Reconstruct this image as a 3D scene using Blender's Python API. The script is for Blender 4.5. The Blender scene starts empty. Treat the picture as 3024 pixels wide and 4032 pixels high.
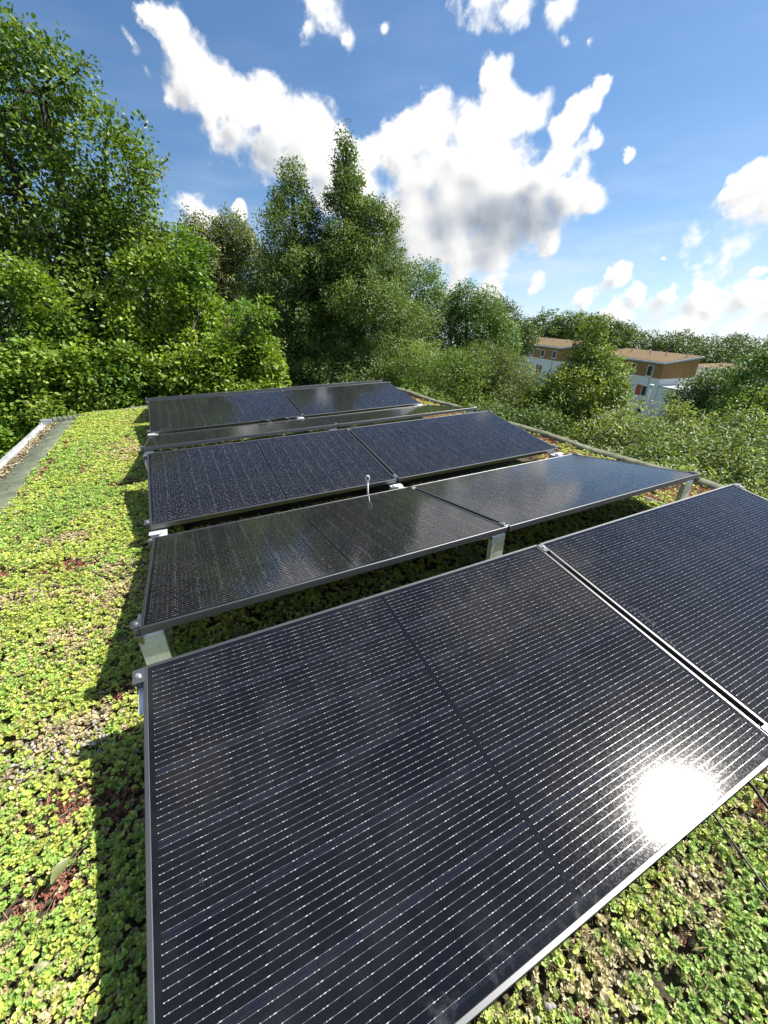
import bpy, bmesh, math, random
import numpy as np
from mathutils import Matrix, Vector
R = math.radians
scene = bpy.context.scene
COL = scene.collection
rng = np.random.default_rng(7)

# ------------------------------------------------------------------ helpers
def tag(o, label=None, cat=None, group=None, kind=None):
    if label: o['label'] = label
    if cat: o['category'] = cat
    if group: o['group'] = group
    if kind: o['kind'] = kind
    return o

def empty(name, loc=(0, 0, 0), label=None, cat=None, group=None):
    o = bpy.data.objects.new(name, None); COL.objects.link(o)
    o.empty_display_size = .1; o.location = loc
    return tag(o, label, cat, group)

def link(name, me, parent=None):
    o = bpy.data.objects.new(name, me); COL.objects.link(o)
    if parent is not None: o.parent = parent
    return o

class MB:
    """collects vertices and faces of one mesh"""
    def __init__(s): s.v = []; s.f = []; s.smooth = []
    def add(s, v, f, smooth=False):
        n = len(s.v); s.v += [tuple(p) for p in v]
        s.f += [tuple(i + n for i in q) for q in f]; s.smooth += [smooth] * len(f)
    def box(s, x0, x1, y0, y1, z0, z1, M=None):
        v = [(x, y, z) for z in (z0, z1) for y in (y0, y1) for x in (x0, x1)]
        if M is not None: v = [tuple(M @ Vector(p)) for p in v]
        s.add(v, [(0, 2, 3, 1), (4, 5, 7, 6), (0, 1, 5, 4), (2, 6, 7, 3), (0, 4, 6, 2), (1, 3, 7, 5)])
    def tube(s, pts, rad, n=8, cap=True):
        pts = [Vector(p) for p in pts]
        if not hasattr(rad, '__len__'): rad = [rad] * len(pts)
        V = []; F = []; prev = None
        for i, p in enumerate(pts):
            t = (pts[min(i + 1, len(pts) - 1)] - pts[max(i - 1, 0)]).normalized()
            if prev is None:
                a = Vector((0, 0, 1)) if abs(t.z) < .9 else Vector((1, 0, 0))
                u = t.cross(a).normalized()
            else:
                u = (prev - t * prev.dot(t)).normalized()
            prev = u; w = t.cross(u)
            for k in range(n):
                a = 2 * math.pi * k / n
                V.append(p + (u * math.cos(a) + w * math.sin(a)) * rad[i])
        for i in range(len(pts) - 1):
            for k in range(n):
                F.append((i * n + k, i * n + (k + 1) % n, (i + 1) * n + (k + 1) % n, (i + 1) * n + k))
        if cap:
            F.append(tuple(range(n - 1, -1, -1))); F.append(tuple((len(pts) - 1) * n + k for k in range(n)))
        s.add(V, F, True)
    def cyl(s, x, y, z0, z1, r, n=12, M=None):
        v = [(x + r * math.cos(2 * math.pi * k / n), y + r * math.sin(2 * math.pi * k / n), z) for z in (z0, z1) for k in range(n)]
        if M is not None: v = [tuple(M @ Vector(p)) for p in v]
        s.add(v, [(k, (k + 1) % n, n + (k + 1) % n, n + k) for k in range(n)] + [tuple(range(n - 1, -1, -1)), tuple(range(n, 2 * n))])
    def mesh(s, name, mat=None):
        me = bpy.data.meshes.new(name); me.from_pydata(s.v, [], s.f)
        if any(s.smooth):
            me.polygons.foreach_set('use_smooth', s.smooth)
        if mat: me.materials.append(mat)
        me.update(); return me
    def build(s, name, mat=None, parent=None):
        return link(name, s.mesh(name, mat), parent)

def bevel(o, w, seg=2):
    b = o.modifiers.new('bevel', 'BEVEL'); b.width = w; b.segments = seg; b.limit_method = 'ANGLE'; b.angle_limit = R(40)
    return o

def np_mesh(name, V, F, col=None, mat=None):
    """V (n,3), F (m,4) quads, col (m,3) face colour"""
    me = bpy.data.meshes.new(name)
    V = np.ascontiguousarray(V, np.float32); F = np.ascontiguousarray(F, np.int32)
    m = len(F)
    me.vertices.add(len(V)); me.vertices.foreach_set('co', V.ravel())
    me.loops.add(m * 4); me.loops.foreach_set('vertex_index', F.ravel())
    me.polygons.add(m)
    me.polygons.foreach_set('loop_start', np.arange(0, m * 4, 4, dtype=np.int32))
    try: me.polygons.foreach_set('loop_total', np.full(m, 4, np.int32))
    except Exception: pass
    if col is not None:
        at = me.attributes.new('tint', 'FLOAT_COLOR', 'FACE')
        c = np.ones((m, 4), np.float32); c[:, :3] = col
        at.data.foreach_set('color', c.ravel())
    me.update(calc_edges=True)
    if mat: me.materials.append(mat)
    return me

def norm(a): return a / (np.linalg.norm(a, axis=-1, keepdims=True) + 1e-9)

def leaves(P, A, N, L, Wd, cup=.12, curl=.08):
    """spoon-shaped leaves: base P, axis A, normal N, length L, width Wd -> V, F"""
    A = norm(A); N = norm(N - A * (N * A).sum(1, keepdims=True)); S = np.cross(A, N)
    L = L[:, None]; Wd = Wd[:, None]
    v0 = P
    v1 = P + A * L * .38 + S * Wd * .5 + N * cup * L
    v2 = P + A * L * .78 + S * Wd * .42 + N * (cup * .8 - curl * .5) * L
    v3 = P + A * L - N * curl * L
    v4 = P + A * L * .78 - S * Wd * .42 + N * (cup * .8 - curl * .5) * L
    v5 = P + A * L * .38 - S * Wd * .5 + N * cup * L
    n = len(P)
    V = np.stack([v0, v1, v2, v3, v4, v5], 1).reshape(-1, 3)
    b = np.arange(n)[:, None] * 6
    F = np.concatenate([b + np.array([[0, 1, 2, 3]]), b + np.array([[0, 3, 4, 5]])], 1).reshape(-1, 4)
    return V, F

def vnoise(P, f, seed=0):
    """cheap smooth pseudo noise in 0..1 from sines"""
    r = np.random.default_rng(seed)
    v = np.zeros(len(P))
    for k in range(6):
        d = r.normal(size=P.shape[1]); d /= np.linalg.norm(d)
        v += np.sin((P @ d) * f * r.uniform(.6, 1.7) + r.uniform(0, 6.28))
    return .5 + v / 6 * .75

# ------------------------------------------------------------------ material helpers
def new_mat(name):
    m = bpy.data.materials.new(name); m.use_nodes = True
    return m, m.node_tree, m.node_tree.nodes['Principled BSDF']
def N(nt, t, **kw):
    n = nt.nodes.new(t)
    for k, v in kw.items(): setattr(n, k, v)
    return n
def setin(nt, sock, v):
    if isinstance(v, bpy.types.NodeSocket): nt.links.new(v, sock)
    elif isinstance(v, (tuple, list)) and len(v) == 3 and sock.type == 'RGBA': sock.default_value = (*v, 1)
    else: sock.default_value = v
def math_(nt, op, a, b=None, c=None, clamp=False):
    n = N(nt, 'ShaderNodeMath', operation=op, use_clamp=clamp)
    setin(nt, n.inputs[0], a)
    if b is not None: setin(nt, n.inputs[1], b)
    if c is not None: setin(nt, n.inputs[2], c)
    return n.outputs[0]
def vmath(nt, op, a, b=None, scale=None):
    n = N(nt, 'ShaderNodeVectorMath', operation=op)
    setin(nt, n.inputs[0], a)
    if b is not None: setin(nt, n.inputs[1], b)
    if scale is not None: setin(nt, n.inputs['Scale'], scale)
    return n.outputs['Value'] if op in ('DISTANCE', 'LENGTH', 'DOT_PRODUCT') else n.outputs['Vector']
def mixc(nt, f, a, b, blend='MIX'):
    n = N(nt, 'ShaderNodeMix', data_type='RGBA', blend_type=blend)
    setin(nt, n.inputs[0], f); setin(nt, n.inputs[6], a); setin(nt, n.inputs[7], b)
    return n.outputs[2]
def ramp(nt, f, stops):
    n = N(nt, 'ShaderNodeValToRGB'); cr = n.color_ramp
    while len(cr.elements) < len(stops): cr.elements.new(.5)
    for e, (p, c) in zip(cr.elements, stops):
        e.position = p; e.color = (*c, 1) if len(c) == 3 else c
    setin(nt, n.inputs[0], f); return n.outputs[0]
def noise(nt, vec, scale, detail=4, rough=.55, dist=0.):
    n = N(nt, 'ShaderNodeTexNoise'); setin(nt, n.inputs['Vector'], vec)
    n.inputs['Scale'].default_value = scale; n.inputs['Detail'].default_value = detail
    n.inputs['Roughness'].default_value = rough; n.inputs['Distortion'].default_value = dist
    return n.outputs['Fac']
def smooth(nt, v, a, b):
    n = N(nt, 'ShaderNodeMapRange', interpolation_type='SMOOTHSTEP')
    setin(nt, n.inputs[0], v); n.inputs[1].default_value = a; n.inputs[2].default_value = b
    return n.outputs[0]
def bump(nt, h, strength, dist=.01):
    n = N(nt, 'ShaderNodeBump'); setin(nt, n.inputs['Height'], h)
    n.inputs['Strength'].default_value = strength; n.inputs['Distance'].default_value = dist
    return n.outputs[0]
def obj_co(nt): return N(nt, 'ShaderNodeTexCoord').outputs['Object']
def pos_co(nt): return N(nt, 'ShaderNodeNewGeometry').outputs['Position']

def noisy(name, stops, scale, rough=.8, bs=0., bscale=None, metallic=0., detail=5, world=True, bd=.01):
    m, nt, b = new_mat(name)
    co = pos_co(nt) if world else obj_co(nt)
    setin(nt, b.inputs['Base Color'], ramp(nt, noise(nt, co, scale, detail), stops))
    b.inputs['Roughness'].default_value = rough; b.inputs['Metallic'].default_value = metallic
    if bs: setin(nt, b.inputs['Normal'], bump(nt, noise(nt, co, bscale or scale * 4, 4), bs, bd))
    return m

def leaf_mat(name, rough=.45, trans=.3, spec=.5, tcol=(1.25, 1.3, .5)):
    m, nt, b = new_mat(name)
    a = N(nt, 'ShaderNodeAttribute', attribute_name='tint')
    setin(nt, b.inputs['Base Color'], a.outputs['Color'])
    b.inputs['Roughness'].default_value = rough; b.inputs['Specular IOR Level'].default_value = spec
    t = N(nt, 'ShaderNodeBsdfTranslucent')
    setin(nt, t.inputs['Color'], mixc(nt, 1., a.outputs['Color'], tcol, 'MULTIPLY'))
    mx = N(nt, 'ShaderNodeMixShader'); mx.inputs[0].default_value = trans
    nt.links.new(b.outputs[0], mx.inputs[1]); nt.links.new(t.outputs[0], mx.inputs[2])
    nt.links.new(mx.outputs[0], nt.nodes['Material Output'].inputs['Surface'])
    return m

def plain(name, col, rough=.5, metallic=0., spec=.5):
    m, nt, b = new_mat(name)
    setin(nt, b.inputs['Base Color'], col); b.inputs['Roughness'].default_value = rough
    b.inputs['Metallic'].default_value = metallic; b.inputs['Specular IOR Level'].default_value = spec
    return m
# ------------------------------------------------------------------ camera
cam = bpy.data.cameras.new('camera'); cam_o = bpy.data.objects.new('camera', cam); COL.objects.link(cam_o)
scene.camera = cam_o
cam.sensor_fit = 'VERTICAL'; cam.sensor_height = 24; cam.lens = 9.548; cam.clip_start = .05; cam.clip_end = 3000
CAM = Vector((.2752, -.8483, 1.1847))
rt = Vector((.89513, -.44579, -.00381)); dn = Vector((-.19970, -.39333, -.89745)); fw = Vector((.39857, .80409, -.44111))
cam_o.matrix_world = Matrix.Translation(CAM) @ Matrix((rt, -dn, -fw)).transposed().to_4x4()

# ------------------------------------------------------------------ light
SUN_EL, SUN_AZ = R(50.6), R(98.3)
sd = Vector((math.cos(SUN_EL) * math.sin(SUN_AZ), math.cos(SUN_EL) * math.cos(SUN_AZ), math.sin(SUN_EL)))
sl = bpy.data.lights.new('sun', 'SUN'); sl.energy = 5.0; sl.angle = R(.5); sl.color = (1, .95, .87)
so = bpy.data.objects.new('sun', sl); COL.objects.link(so); so.rotation_euler = sd.to_track_quat('Z', 'Y').to_euler()
so.location = sd * 40

BLOBS = [
(0.105,0.919,0.379,0.030,1.00),(0.081,0.920,0.384,0.019,1.00),(0.130,0.926,0.355,0.036,1.00),(0.105,0.939,0.327,0.032,1.00),
(0.161,0.930,0.330,0.040,1.00),(0.142,0.943,0.302,0.035,0.90),(0.201,0.930,0.307,0.045,1.00),(0.183,0.944,0.275,0.039,0.90),
(0.253,0.922,0.294,0.047,1.00),(0.235,0.938,0.255,0.041,0.90),(0.306,0.910,0.279,0.050,1.00),(0.290,0.927,0.238,0.045,1.00),
(0.354,0.898,0.262,0.045,1.00),(0.339,0.915,0.217,0.048,1.00),(0.401,0.879,0.260,0.042,1.00),(0.396,0.892,0.217,0.048,1.00),
(0.447,0.855,0.263,0.038,1.00),(0.474,0.835,0.280,0.046,1.00),(0.493,0.840,0.227,0.067,1.00),(0.511,0.810,0.288,0.048,1.00),
(0.535,0.810,0.239,0.070,1.00),(0.558,0.782,0.277,0.048,1.00),(0.586,0.746,0.317,0.039,1.00),(0.570,0.744,0.348,0.028,1.00),
(0.601,0.743,0.294,0.046,1.00),(0.629,0.718,0.297,0.033,1.00),(0.591,0.767,0.248,0.069,1.00),(0.497,0.851,0.171,0.087,1.00),
(0.561,0.809,0.177,0.093,1.00),(0.623,0.757,0.195,0.086,1.00),(0.671,0.713,0.204,0.053,1.00),(0.687,0.687,0.236,0.029,1.00),
(0.715,0.674,0.187,0.052,1.00),(0.740,0.648,0.181,0.029,1.00),(0.677,0.720,0.153,0.052,0.84),(0.702,0.702,0.119,0.029,0.84),
(0.635,0.760,0.137,0.075,0.84),(0.568,0.813,0.124,0.078,0.84),(0.518,0.846,0.126,0.069,0.84),(0.584,0.807,0.088,0.054,0.84),
(0.635,0.767,0.095,0.044,0.76),(0.703,0.631,0.328,0.017,1.00),(0.697,0.646,0.311,0.020,1.00),(0.684,0.668,0.293,0.024,1.00),
(0.679,0.682,0.272,0.022,0.90),(0.718,0.645,0.261,0.012,0.48),(0.650,0.691,0.318,0.014,0.41),(0.315,0.853,0.416,0.025,0.42),
(0.327,0.856,0.401,0.018,0.37),(0.353,0.851,0.390,0.011,0.34),(0.296,0.869,0.396,0.011,0.31),(0.528,0.739,0.419,0.023,0.42),
(0.571,0.706,0.419,0.021,0.42),(0.620,0.670,0.409,0.022,0.42),(0.665,0.647,0.372,0.010,0.37),(0.645,0.668,0.371,0.009,0.34),
(0.047,0.934,0.354,0.010,0.37),(0.052,0.940,0.337,0.010,0.34),(0.405,0.818,0.409,0.008,0.27),(0.760,0.606,0.235,0.013,0.80),
(0.864,0.474,0.171,0.018,0.95),(0.875,0.452,0.175,0.035,1.00),(0.893,0.421,0.159,0.049,0.84),(0.875,0.461,0.147,0.022,0.84),
(0.854,0.486,0.184,0.008,0.41),(0.829,0.520,0.208,0.005,0.41),(0.833,0.547,0.085,0.010,0.67),(0.795,0.604,0.055,0.019,0.67),
(0.693,0.718,0.056,0.025,0.63),(0.654,0.754,0.062,0.019,0.34),(0.771,0.637,0.020,0.020,0.71),(0.635,0.771,0.035,0.034,0.71),
(0.821,0.570,0.023,0.020,0.76),(0.847,0.532,0.018,0.029,0.76),(0.870,0.492,0.019,0.029,0.80),(0.884,0.467,0.011,0.019,0.76),
(0.906,0.424,0.021,0.031,0.80),(0.921,0.390,-0.000,0.034,0.80),(0.906,0.420,0.058,0.012,0.67),(0.806,0.592,-0.015,0.029,0.67),
(0.868,0.496,-0.015,0.041,0.34),(0.906,0.422,-0.025,0.039,0.40),(0.124,0.980,0.159,0.019,0.71),(0.179,0.968,0.173,0.016,0.80),
(0.097,0.982,0.164,0.024,0.29),(0.847,0.522,0.106,0.023,0.17),(0.880,0.464,0.097,0.022,0.17),
# unseen clouds added to feed the panel reflections: overhead, behind, left and right
(-.30,.55,.78,.16,.8),(-.45,.45,.76,.12,.7),(.55,.35,.76,.13,.8),(.68,.30,.66,.10,.8),(-.8,.3,.5,.2,1),(-.7,.6,.35,.16,1),
(.1,-.8,.55,.22,1),(.4,-.8,.4,.2,1),(-.5,-.75,.4,.22,1),(.9,-.35,.2,.15,1),(-.1,.35,.93,.07,.7),(.2,.62,.76,.09,.7),(.3,.55,.78,.08,.7),(-.9,-.2,.35,.2,1)]

world = bpy.data.worlds.new("World"); scene.world = world; world.use_nodes = True
def build_world():
    nt = world.node_tree
    g = bpy.data.node_groups.new('cloud_field', 'ShaderNodeTree')
    g.interface.new_socket('Vector', in_out='INPUT', socket_type='NodeSocketVector')
    g.interface.new_socket('F', in_out='OUTPUT', socket_type='NodeSocketFloat')
    gi = N(g, 'NodeGroupInput'); go = N(g, 'NodeGroupOutput'); d = gi.outputs[0]
    acc = None
    for (x, y, z, r, w) in BLOBS:
        dist = vmath(g, 'DISTANCE', d, (x, y, z))
        f = math_(g, 'MULTIPLY_ADD', dist, -w / r, w + .03)
        acc = f if acc is None else math_(g, 'SMOOTH_MAX', acc, f, .4)
    g.links.new(acc, go.inputs[0])

    co = N(nt, 'ShaderNodeTexCoord').outputs['Generated']
    def nvec(v, scale, detail, rough):
        n = N(nt, 'ShaderNodeTexNoise'); setin(nt, n.inputs['Vector'], v)
        n.inputs['Scale'].default_value = scale; n.inputs['Detail'].default_value = detail; n.inputs['Roughness'].default_value = rough
        return vmath(nt, 'SUBTRACT', n.outputs['Color'], (.5, .5, .5))
    w1 = vmath(nt, 'SCALE', nvec(co, 7, 2, .5), scale=.05)
    w2 = vmath(nt, 'SCALE', nvec(co, 32, 4, .6), scale=.026)
    def field(v, fine=True):
        wv = vmath(nt, 'ADD', v, w1)
        if fine: wv = vmath(nt, 'ADD', wv, w2)
        gn = N(nt, 'ShaderNodeGroup'); gn.node_tree = g; setin(nt, gn.inputs[0], wv)
        F = gn.outputs[0]
        if not fine: return F
        fb = math_(nt, 'SUBTRACT', noise(nt, v, 16, 8, .57), .485)
        amp = math_(nt, 'MULTIPLY_ADD', smooth(nt, F, .38, .85), -1.35, 2.1)
        return math_(nt, 'ADD', math_(nt, 'MULTIPLY', fb, amp), F)
    F0 = field(co)
    F1 = field(vmath(nt, 'ADD', co, (.007, -.0054, .010)))
    F2 = field(vmath(nt, 'ADD', co, (.024, -.018, .040)), False)
    big = math_(nt, 'SUBTRACT', noise(nt, vmath(nt, 'MULTIPLY', co, (1, 1, 1.8)), 5.0, 2.2, .4), .5)
    shade = smooth(nt, math_(nt, 'MULTIPLY_ADD', big, 2.3, F2), .30, 1.25)
    mask = N(nt, 'ShaderNodeMapRange', interpolation_type='SMOOTHSTEP')
    setin(nt, mask.inputs[0], F0); mask.inputs[1].default_value = -.05
    setin(nt, mask.inputs[2], math_(nt, 'MULTIPLY_ADD', smooth(nt, F2, .0, .5),     .22, .38)); mask = mask.outputs[0]
    emb = math_(nt, 'SUBTRACT', F0, F1)
    emb = math_(nt, 'MULTIPLY', emb, .30)
    emb = math_(nt, 'MAXIMUM', math_(nt, 'MINIMUM', emb, .12), -.16)
    br = math_(nt, 'MULTIPLY_ADD', shade, -.40, 1.06)  # sunlit and shaded sides are painted into the cloud colour
    br = math_(nt, 'ADD', br, emb)
    F3 = field(vmath(nt, 'ADD', co, (.007, -.005, .015)), False)
    sepc = N(nt, 'ShaderNodeSeparateXYZ'); nt.links.new(co, sepc.inputs[0])
    sh3 = math_(nt, 'MULTIPLY', smooth(nt, F3, .08, .62), smooth(nt, sepc.outputs[2], .26, .12))
    br = math_(nt, 'MULTIPLY_ADD', sh3, -.17, br)  # underside shade of low clouds, painted in as well
    br = math_(nt, 'MAXIMUM', br, .40)
    ccol = mixc(nt, smooth(nt, br, .45, .92), (.78, .86, 1.0), (1., 1., .99))
    ccol = vmath(nt, 'SCALE', ccol, scale=math_(nt, 'MULTIPLY', br, .535))
    # clear sky; its horizon lies a little below eye level: the land falls away in the view direction
    sv = vmath(nt, 'NORMALIZE', vmath(nt, 'ADD', co, (0, 0, .085)))
    sky = N(nt, 'ShaderNodeTexSky', sky_type='NISHITA'); sky.sun_disc = False
    sky.sun_elevation = SUN_EL; sky.sun_rotation = SUN_AZ
    sky.air_density = 1.0; sky.dust_density = .3; sky.ozone_density = 2.2; sky.altitude = 0
    nt.links.new(sv, sky.inputs[0])
    hs = N(nt, 'ShaderNodeHueSaturation'); hs.inputs['Saturation'].default_value = 1.16; hs.inputs['Value'].default_value = 1.; nt.links.new(sky.outputs[0], hs.inputs['Color'])
    skyc = vmath(nt, 'SCALE', hs.outputs[0], scale=.074)
    sep = N(nt, 'ShaderNodeSeparateXYZ'); nt.links.new(co, sep.inputs[0])
    # thin veil of high cloud, densest near the horizon
    st = vmath(nt, 'MULTIPLY', co, (2.2, 2.2, 9))
    veil = smooth(nt, noise(nt, st, 2.4, 6, .55), .36, .85)
    low = smooth(nt, sep.outputs[2], .30, -.02)
    vm = math_(nt, 'MULTIPLY', veil, math_(nt, 'MULTIPLY_ADD', low, .75, .08))
    vm = math_(nt, 'MINIMUM', math_(nt, 'MULTIPLY_ADD', math_(nt, 'POWER', low, 2.), .27, vm), .85)
    skyc = mixc(nt, vm, skyc, (.40, .46, .53))
    col = mixc(nt, mask, skyc, ccol)
    bg = nt.nodes['Background']; nt.links.new(col, bg.inputs[0]); bg.inputs[1].default_value = 1.
    world.cycles.sampling_method = 'MANUAL'; world.cycles.sample_map_resolution = 512
build_world()

scene.view_settings.view_transform = 'Standard'; scene.view_settings.look = 'None'
scene.view_settings.exposure = 1.0; scene.view_settings.gamma = 1
scene.cycles.use_denoising = True
scene.cycles.max_bounces = 6; scene.cycles.diffuse_bounces = 3; scene.cycles.glossy_bounces = 4; scene.cycles.transmission_bounces = 4
scene.cycles.caustics_reflective = False; scene.cycles.caustics_refractive = False
scene.cycles.sample_clamp_indirect = 4

# ------------------------------------------------------------------ materials
M_frame, nt, b = new_mat('black_anodised_aluminium')
b.inputs['Base Color'].default_value = (.15, .152, .155, 1); b.inputs['Metallic'].default_value = 1; b.inputs['Roughness'].default_value = .43
setin(nt, b.inputs['Roughness'], math_(nt, 'MULTIPLY_ADD', noise(nt, pos_co(nt), 14, 4), .10, .43))
M_galv, nt, b = new_mat('galvanised_sheet_steel')
co = pos_co(nt)
vo = N(nt, 'ShaderNodeTexVoronoi'); setin(nt, vo.inputs['Vector'], co); vo.inputs['Scale'].default_value = 90
setin(nt, b.inputs['Base Color'], ramp(nt, math_(nt, 'MULTIPLY_ADD', vo.outputs['Color'], .35, math_(nt, 'MULTIPLY', noise(nt, co, 22, 4), .65)), [(.2, (.58, .60, .61)), (.75, (.86, .88, .89))]))
b.inputs['Metallic'].default_value = .4; b.inputs['Roughness'].default_value = .42
M_clamp = plain('dark_clamp_aluminium', (.16, .165, .17), .4, .8)
M_bolt = plain('zinc_bolt', (.7, .7, .68), .3, .9)
M_felt = noisy('green_grey_roof_felt', [(.3, (.065, .080, .050)), (.6, (.125, .145, .092)), (.8, (.18, .195, .135))], 9, .95, .5, 260, bd=.004)
M_kerb = noisy('mossy_mineral_felt', [(.25, (.07, .085, .04)), (.5, (.16, .165, .11)), (.75, (.26, .255, .19))], 14, .95, .6, 120, bd=.006)
M_soil = noisy('brown_roof_substrate', [(.3, (.035, .030, .018)), (.55, (.08, .068, .038)), (.8, (.16, .13, .085))], 60, .95, .8, 200, bd=.01)
M_zinc = noisy('weathered_zinc_gutter', [(.3, (.36, .38, .40)), (.7, (.60, .61, .62))], 7, .45, .15, 40, metallic=.35)
M_render = noisy('grey_wall_render', [(.3, (.3, .29, .27)), (.7, (.38, .37, .35))], 5, .9)
M_bark = noisy('bark', [(.3, (.018, .014, .011)), (.7, (.07, .056, .042))], 12, .9, .7, 40)
M_cable = plain('black_rubber_cable', (.012, .012, .013), .4)
M_ground = noisy('grass_ground', [(.3, (.03, .05, .012)), (.7, (.07, .11, .03))], 1.2, .95)
M_timber = noisy('pale_weathered_timber', [(.3, (.35, .31, .25)), (.7, (.55, .50, .42))], 30, .8)
M_leaf = leaf_mat('tree_leaf', .48, .34, .4)
M_gloss = leaf_mat('glossy_leaf', .50, .30, .4)
M_sedum = leaf_mat('sedum_leaf', .40, .28, .45, (1.15, 1.2, .6))
M_dry = leaf_mat('dry_litter', .7, .1, .3)

PW, PH, PG, TILT = 1.722, 1.0684, .0236, R(8.582)
def cell_material():
    m, nt, b = new_mat('solar_cell_glass')
    co = obj_co(nt); sp = N(nt, 'ShaderNodeSeparateXYZ'); nt.links.new(co, sp.inputs[0]); x, y = sp.outputs[0], sp.outputs[1]
    bx, by, half = .026, .024, .0085
    hw = PW / 2 - bx - half; pc = hw / 9; pr = (PH - 2 * by) / 6
    ax = math_(nt, 'SUBTRACT', math_(nt, 'ABSOLUTE', math_(nt, 'SUBTRACT', x, PW / 2)), half)
    cx = math_(nt, 'DIVIDE', ax, pc); cy = math_(nt, 'DIVIDE', math_(nt, 'SUBTRACT', y, by), pr)
    fx = math_(nt, 'FRACT', cx); fy = math_(nt, 'FRACT', cy)
    def near_edge(f, w):   # 1 within w of 0 or 1
        return math_(nt, 'GREATER_THAN', math_(nt, 'ABSOLUTE', math_(nt, 'SUBTRACT', f, .5)), .5 - w)
    inside = math_(nt, 'MULTIPLY', math_(nt, 'MULTIPLY', math_(nt, 'GREATER_THAN', ax, 0.), math_(nt, 'LESS_THAN', ax, hw)),
                   math_(nt, 'MULTIPLY', math_(nt, 'GREATER_THAN', cy, 0.), math_(nt, 'LESS_THAN', cy, 6.)))
    # ten bus wires per cell
    fb = math_(nt, 'FRACT', math_(nt, 'MULTIPLY', cy, 10.))
    off = math_(nt, 'ABSOLUTE', math_(nt, 'SUBTRACT', fb, .5))
    wi = math_(nt, 'FLOOR', math_(nt, 'MULTIPLY', cy, 10.))
    wp = pr / 10
    pv = N(nt, 'ShaderNodeCombineXYZ'); setin(nt, pv.inputs[0], math_(nt, 'MULTIPLY', x, 1.0)); setin(nt, pv.inputs[1], math_(nt, 'MULTIPLY', wi, 3.7))
    oi = N(nt, 'ShaderNodeObjectInfo'); setin(nt, pv.inputs[2], math_(nt, 'MULTIPLY', oi.outputs['Random'], 50.))
    glint = smooth(nt, noise(nt, pv.outputs[0], 60, 2, .6), .30, .74)
    slow = smooth(nt, noise(nt, co, 3.2, 2), .3, .7)
    wire = math_(nt, 'LESS_THAN', off, .00032 / wp)
    # solder pads: seven along each half cell, wider at the cell edges
    fp = math_(nt, 'FRACT', math_(nt, 'MULTIPLY', cx, 5.))
    pad = math_(nt, 'MULTIPLY', math_(nt, 'LESS_THAN', off, .0008 / wp), math_(nt, 'LESS_THAN', math_(nt, 'ABSOLUTE', math_(nt, 'SUBTRACT', fp, .5)), .06))
    edge_pad = math_(nt, 'MULTIPLY', math_(nt, 'LESS_THAN', off, .0008 / wp), math_(nt, 'MULTIPLY', near_edge(fx, .03), math_(nt, 'GREATER_THAN', glint, .3)))
    pads = math_(nt, 'MAXIMUM', math_(nt, 'MULTIPLY', pad, math_(nt, 'GREATER_THAN', glint, .35)), edge_pad)
    # cells
    ci = N(nt, 'ShaderNodeCombineXYZ'); setin(nt, ci.inputs[0], math_(nt, 'FLOOR', math_(nt, 'DIVIDE', math_(nt, 'SUBTRACT', x, bx), pc))); setin(nt, ci.inputs[1], math_(nt, 'FLOOR', cy)); setin(nt, ci.inputs[2], math_(nt, 'MULTIPLY', oi.outputs['Random'], 90.))
    wn = N(nt, 'ShaderNodeTexWhiteNoise', noise_dimensions='3D'); nt.links.new(ci.outputs[0], wn.inputs['Vector'])
    cell = mixc(nt, wn.outputs['Value'], (.0038, .0039, .0058), (.0062, .0062, .0075))
    # faint finger lines
    ff = math_(nt, 'FRACT', math_(nt, 'MULTIPLY', x, 420.))
    cell = mixc(nt, math_(nt, 'MULTIPLY', math_(nt, 'GREATER_THAN', ff, .8), .5), cell, (.018, .019, .026))
    # bluish sheen painted into the colour along the seams between cell rows
    s1 = near_edge(fy, .0065 / pr)
    fl = math_(nt, 'FRACT', math_(nt, 'MULTIPLY', y, 260.))
    c = mixc(nt, math_(nt, 'MULTIPLY', s1, math_(nt, 'MULTIPLY_ADD', math_(nt, 'GREATER_THAN', fl, .5), .34, .10)), cell, (.020, .025, .046))
    c = mixc(nt, math_(nt, 'MULTIPLY', near_edge(fy, .0010 / pr), .8), c, (.006, .006, .008))
    c = mixc(nt, math_(nt, 'MULTIPLY', near_edge(fx, .0011 / pc), .8), c, (.004, .004, .005))
    wcol = mixc(nt, glint, (.12, .12, .13), (.50, .50, .49))  # sun glints on the wires painted as random paler dashes
    c = mixc(nt, wire, c, wcol)
    c = mixc(nt, pads, c, (.58, .58, .57))
    metal = math_(nt, 'MULTIPLY', math_(nt, 'MULTIPLY', math_(nt, 'MAXIMUM', wire, pads), inside), .4)
    mid = math_(nt, 'LESS_THAN', ax, 0.)
    border = mixc(nt, mid, (.006, .007, .009), (.006, .008, .011))
    c = mixc(nt, inside, border, c)
    # thin dust, a little more along the low edge
    wp_ = pos_co(nt)
    dust = math_(nt, 'MULTIPLY', smooth(nt, noise(nt, wp_, 5, 6, .62), .45, .8), .035)
    dust = math_(nt, 'ADD', dust, math_(nt, 'MULTIPLY', smooth(nt, y, .10, .015), math_(nt, 'MULTIPLY', smooth(nt, noise(nt, wp_, 30, 5, .6), .5, .75), .18)))
    c = mixc(nt, math_(nt, 'MULTIPLY', dust, .7), c, (.30, .30, .28))
    setin(nt, b.inputs['Base Color'], c)
    rough = math_(nt, 'MULTIPLY_ADD', smooth(nt, noise(nt, wp_, 3, 4), .3, .8), .022, .078)
    rough = math_(nt, 'MAXIMUM', rough, math_(nt, 'MULTIPLY', metal, .42))
    setin(nt, b.inputs['Roughness'], rough); setin(nt, b.inputs['Metallic'], metal)
    b.inputs['IOR'].default_value = 1.30; b.inputs['Specular IOR Level'].default_value = .5
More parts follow.
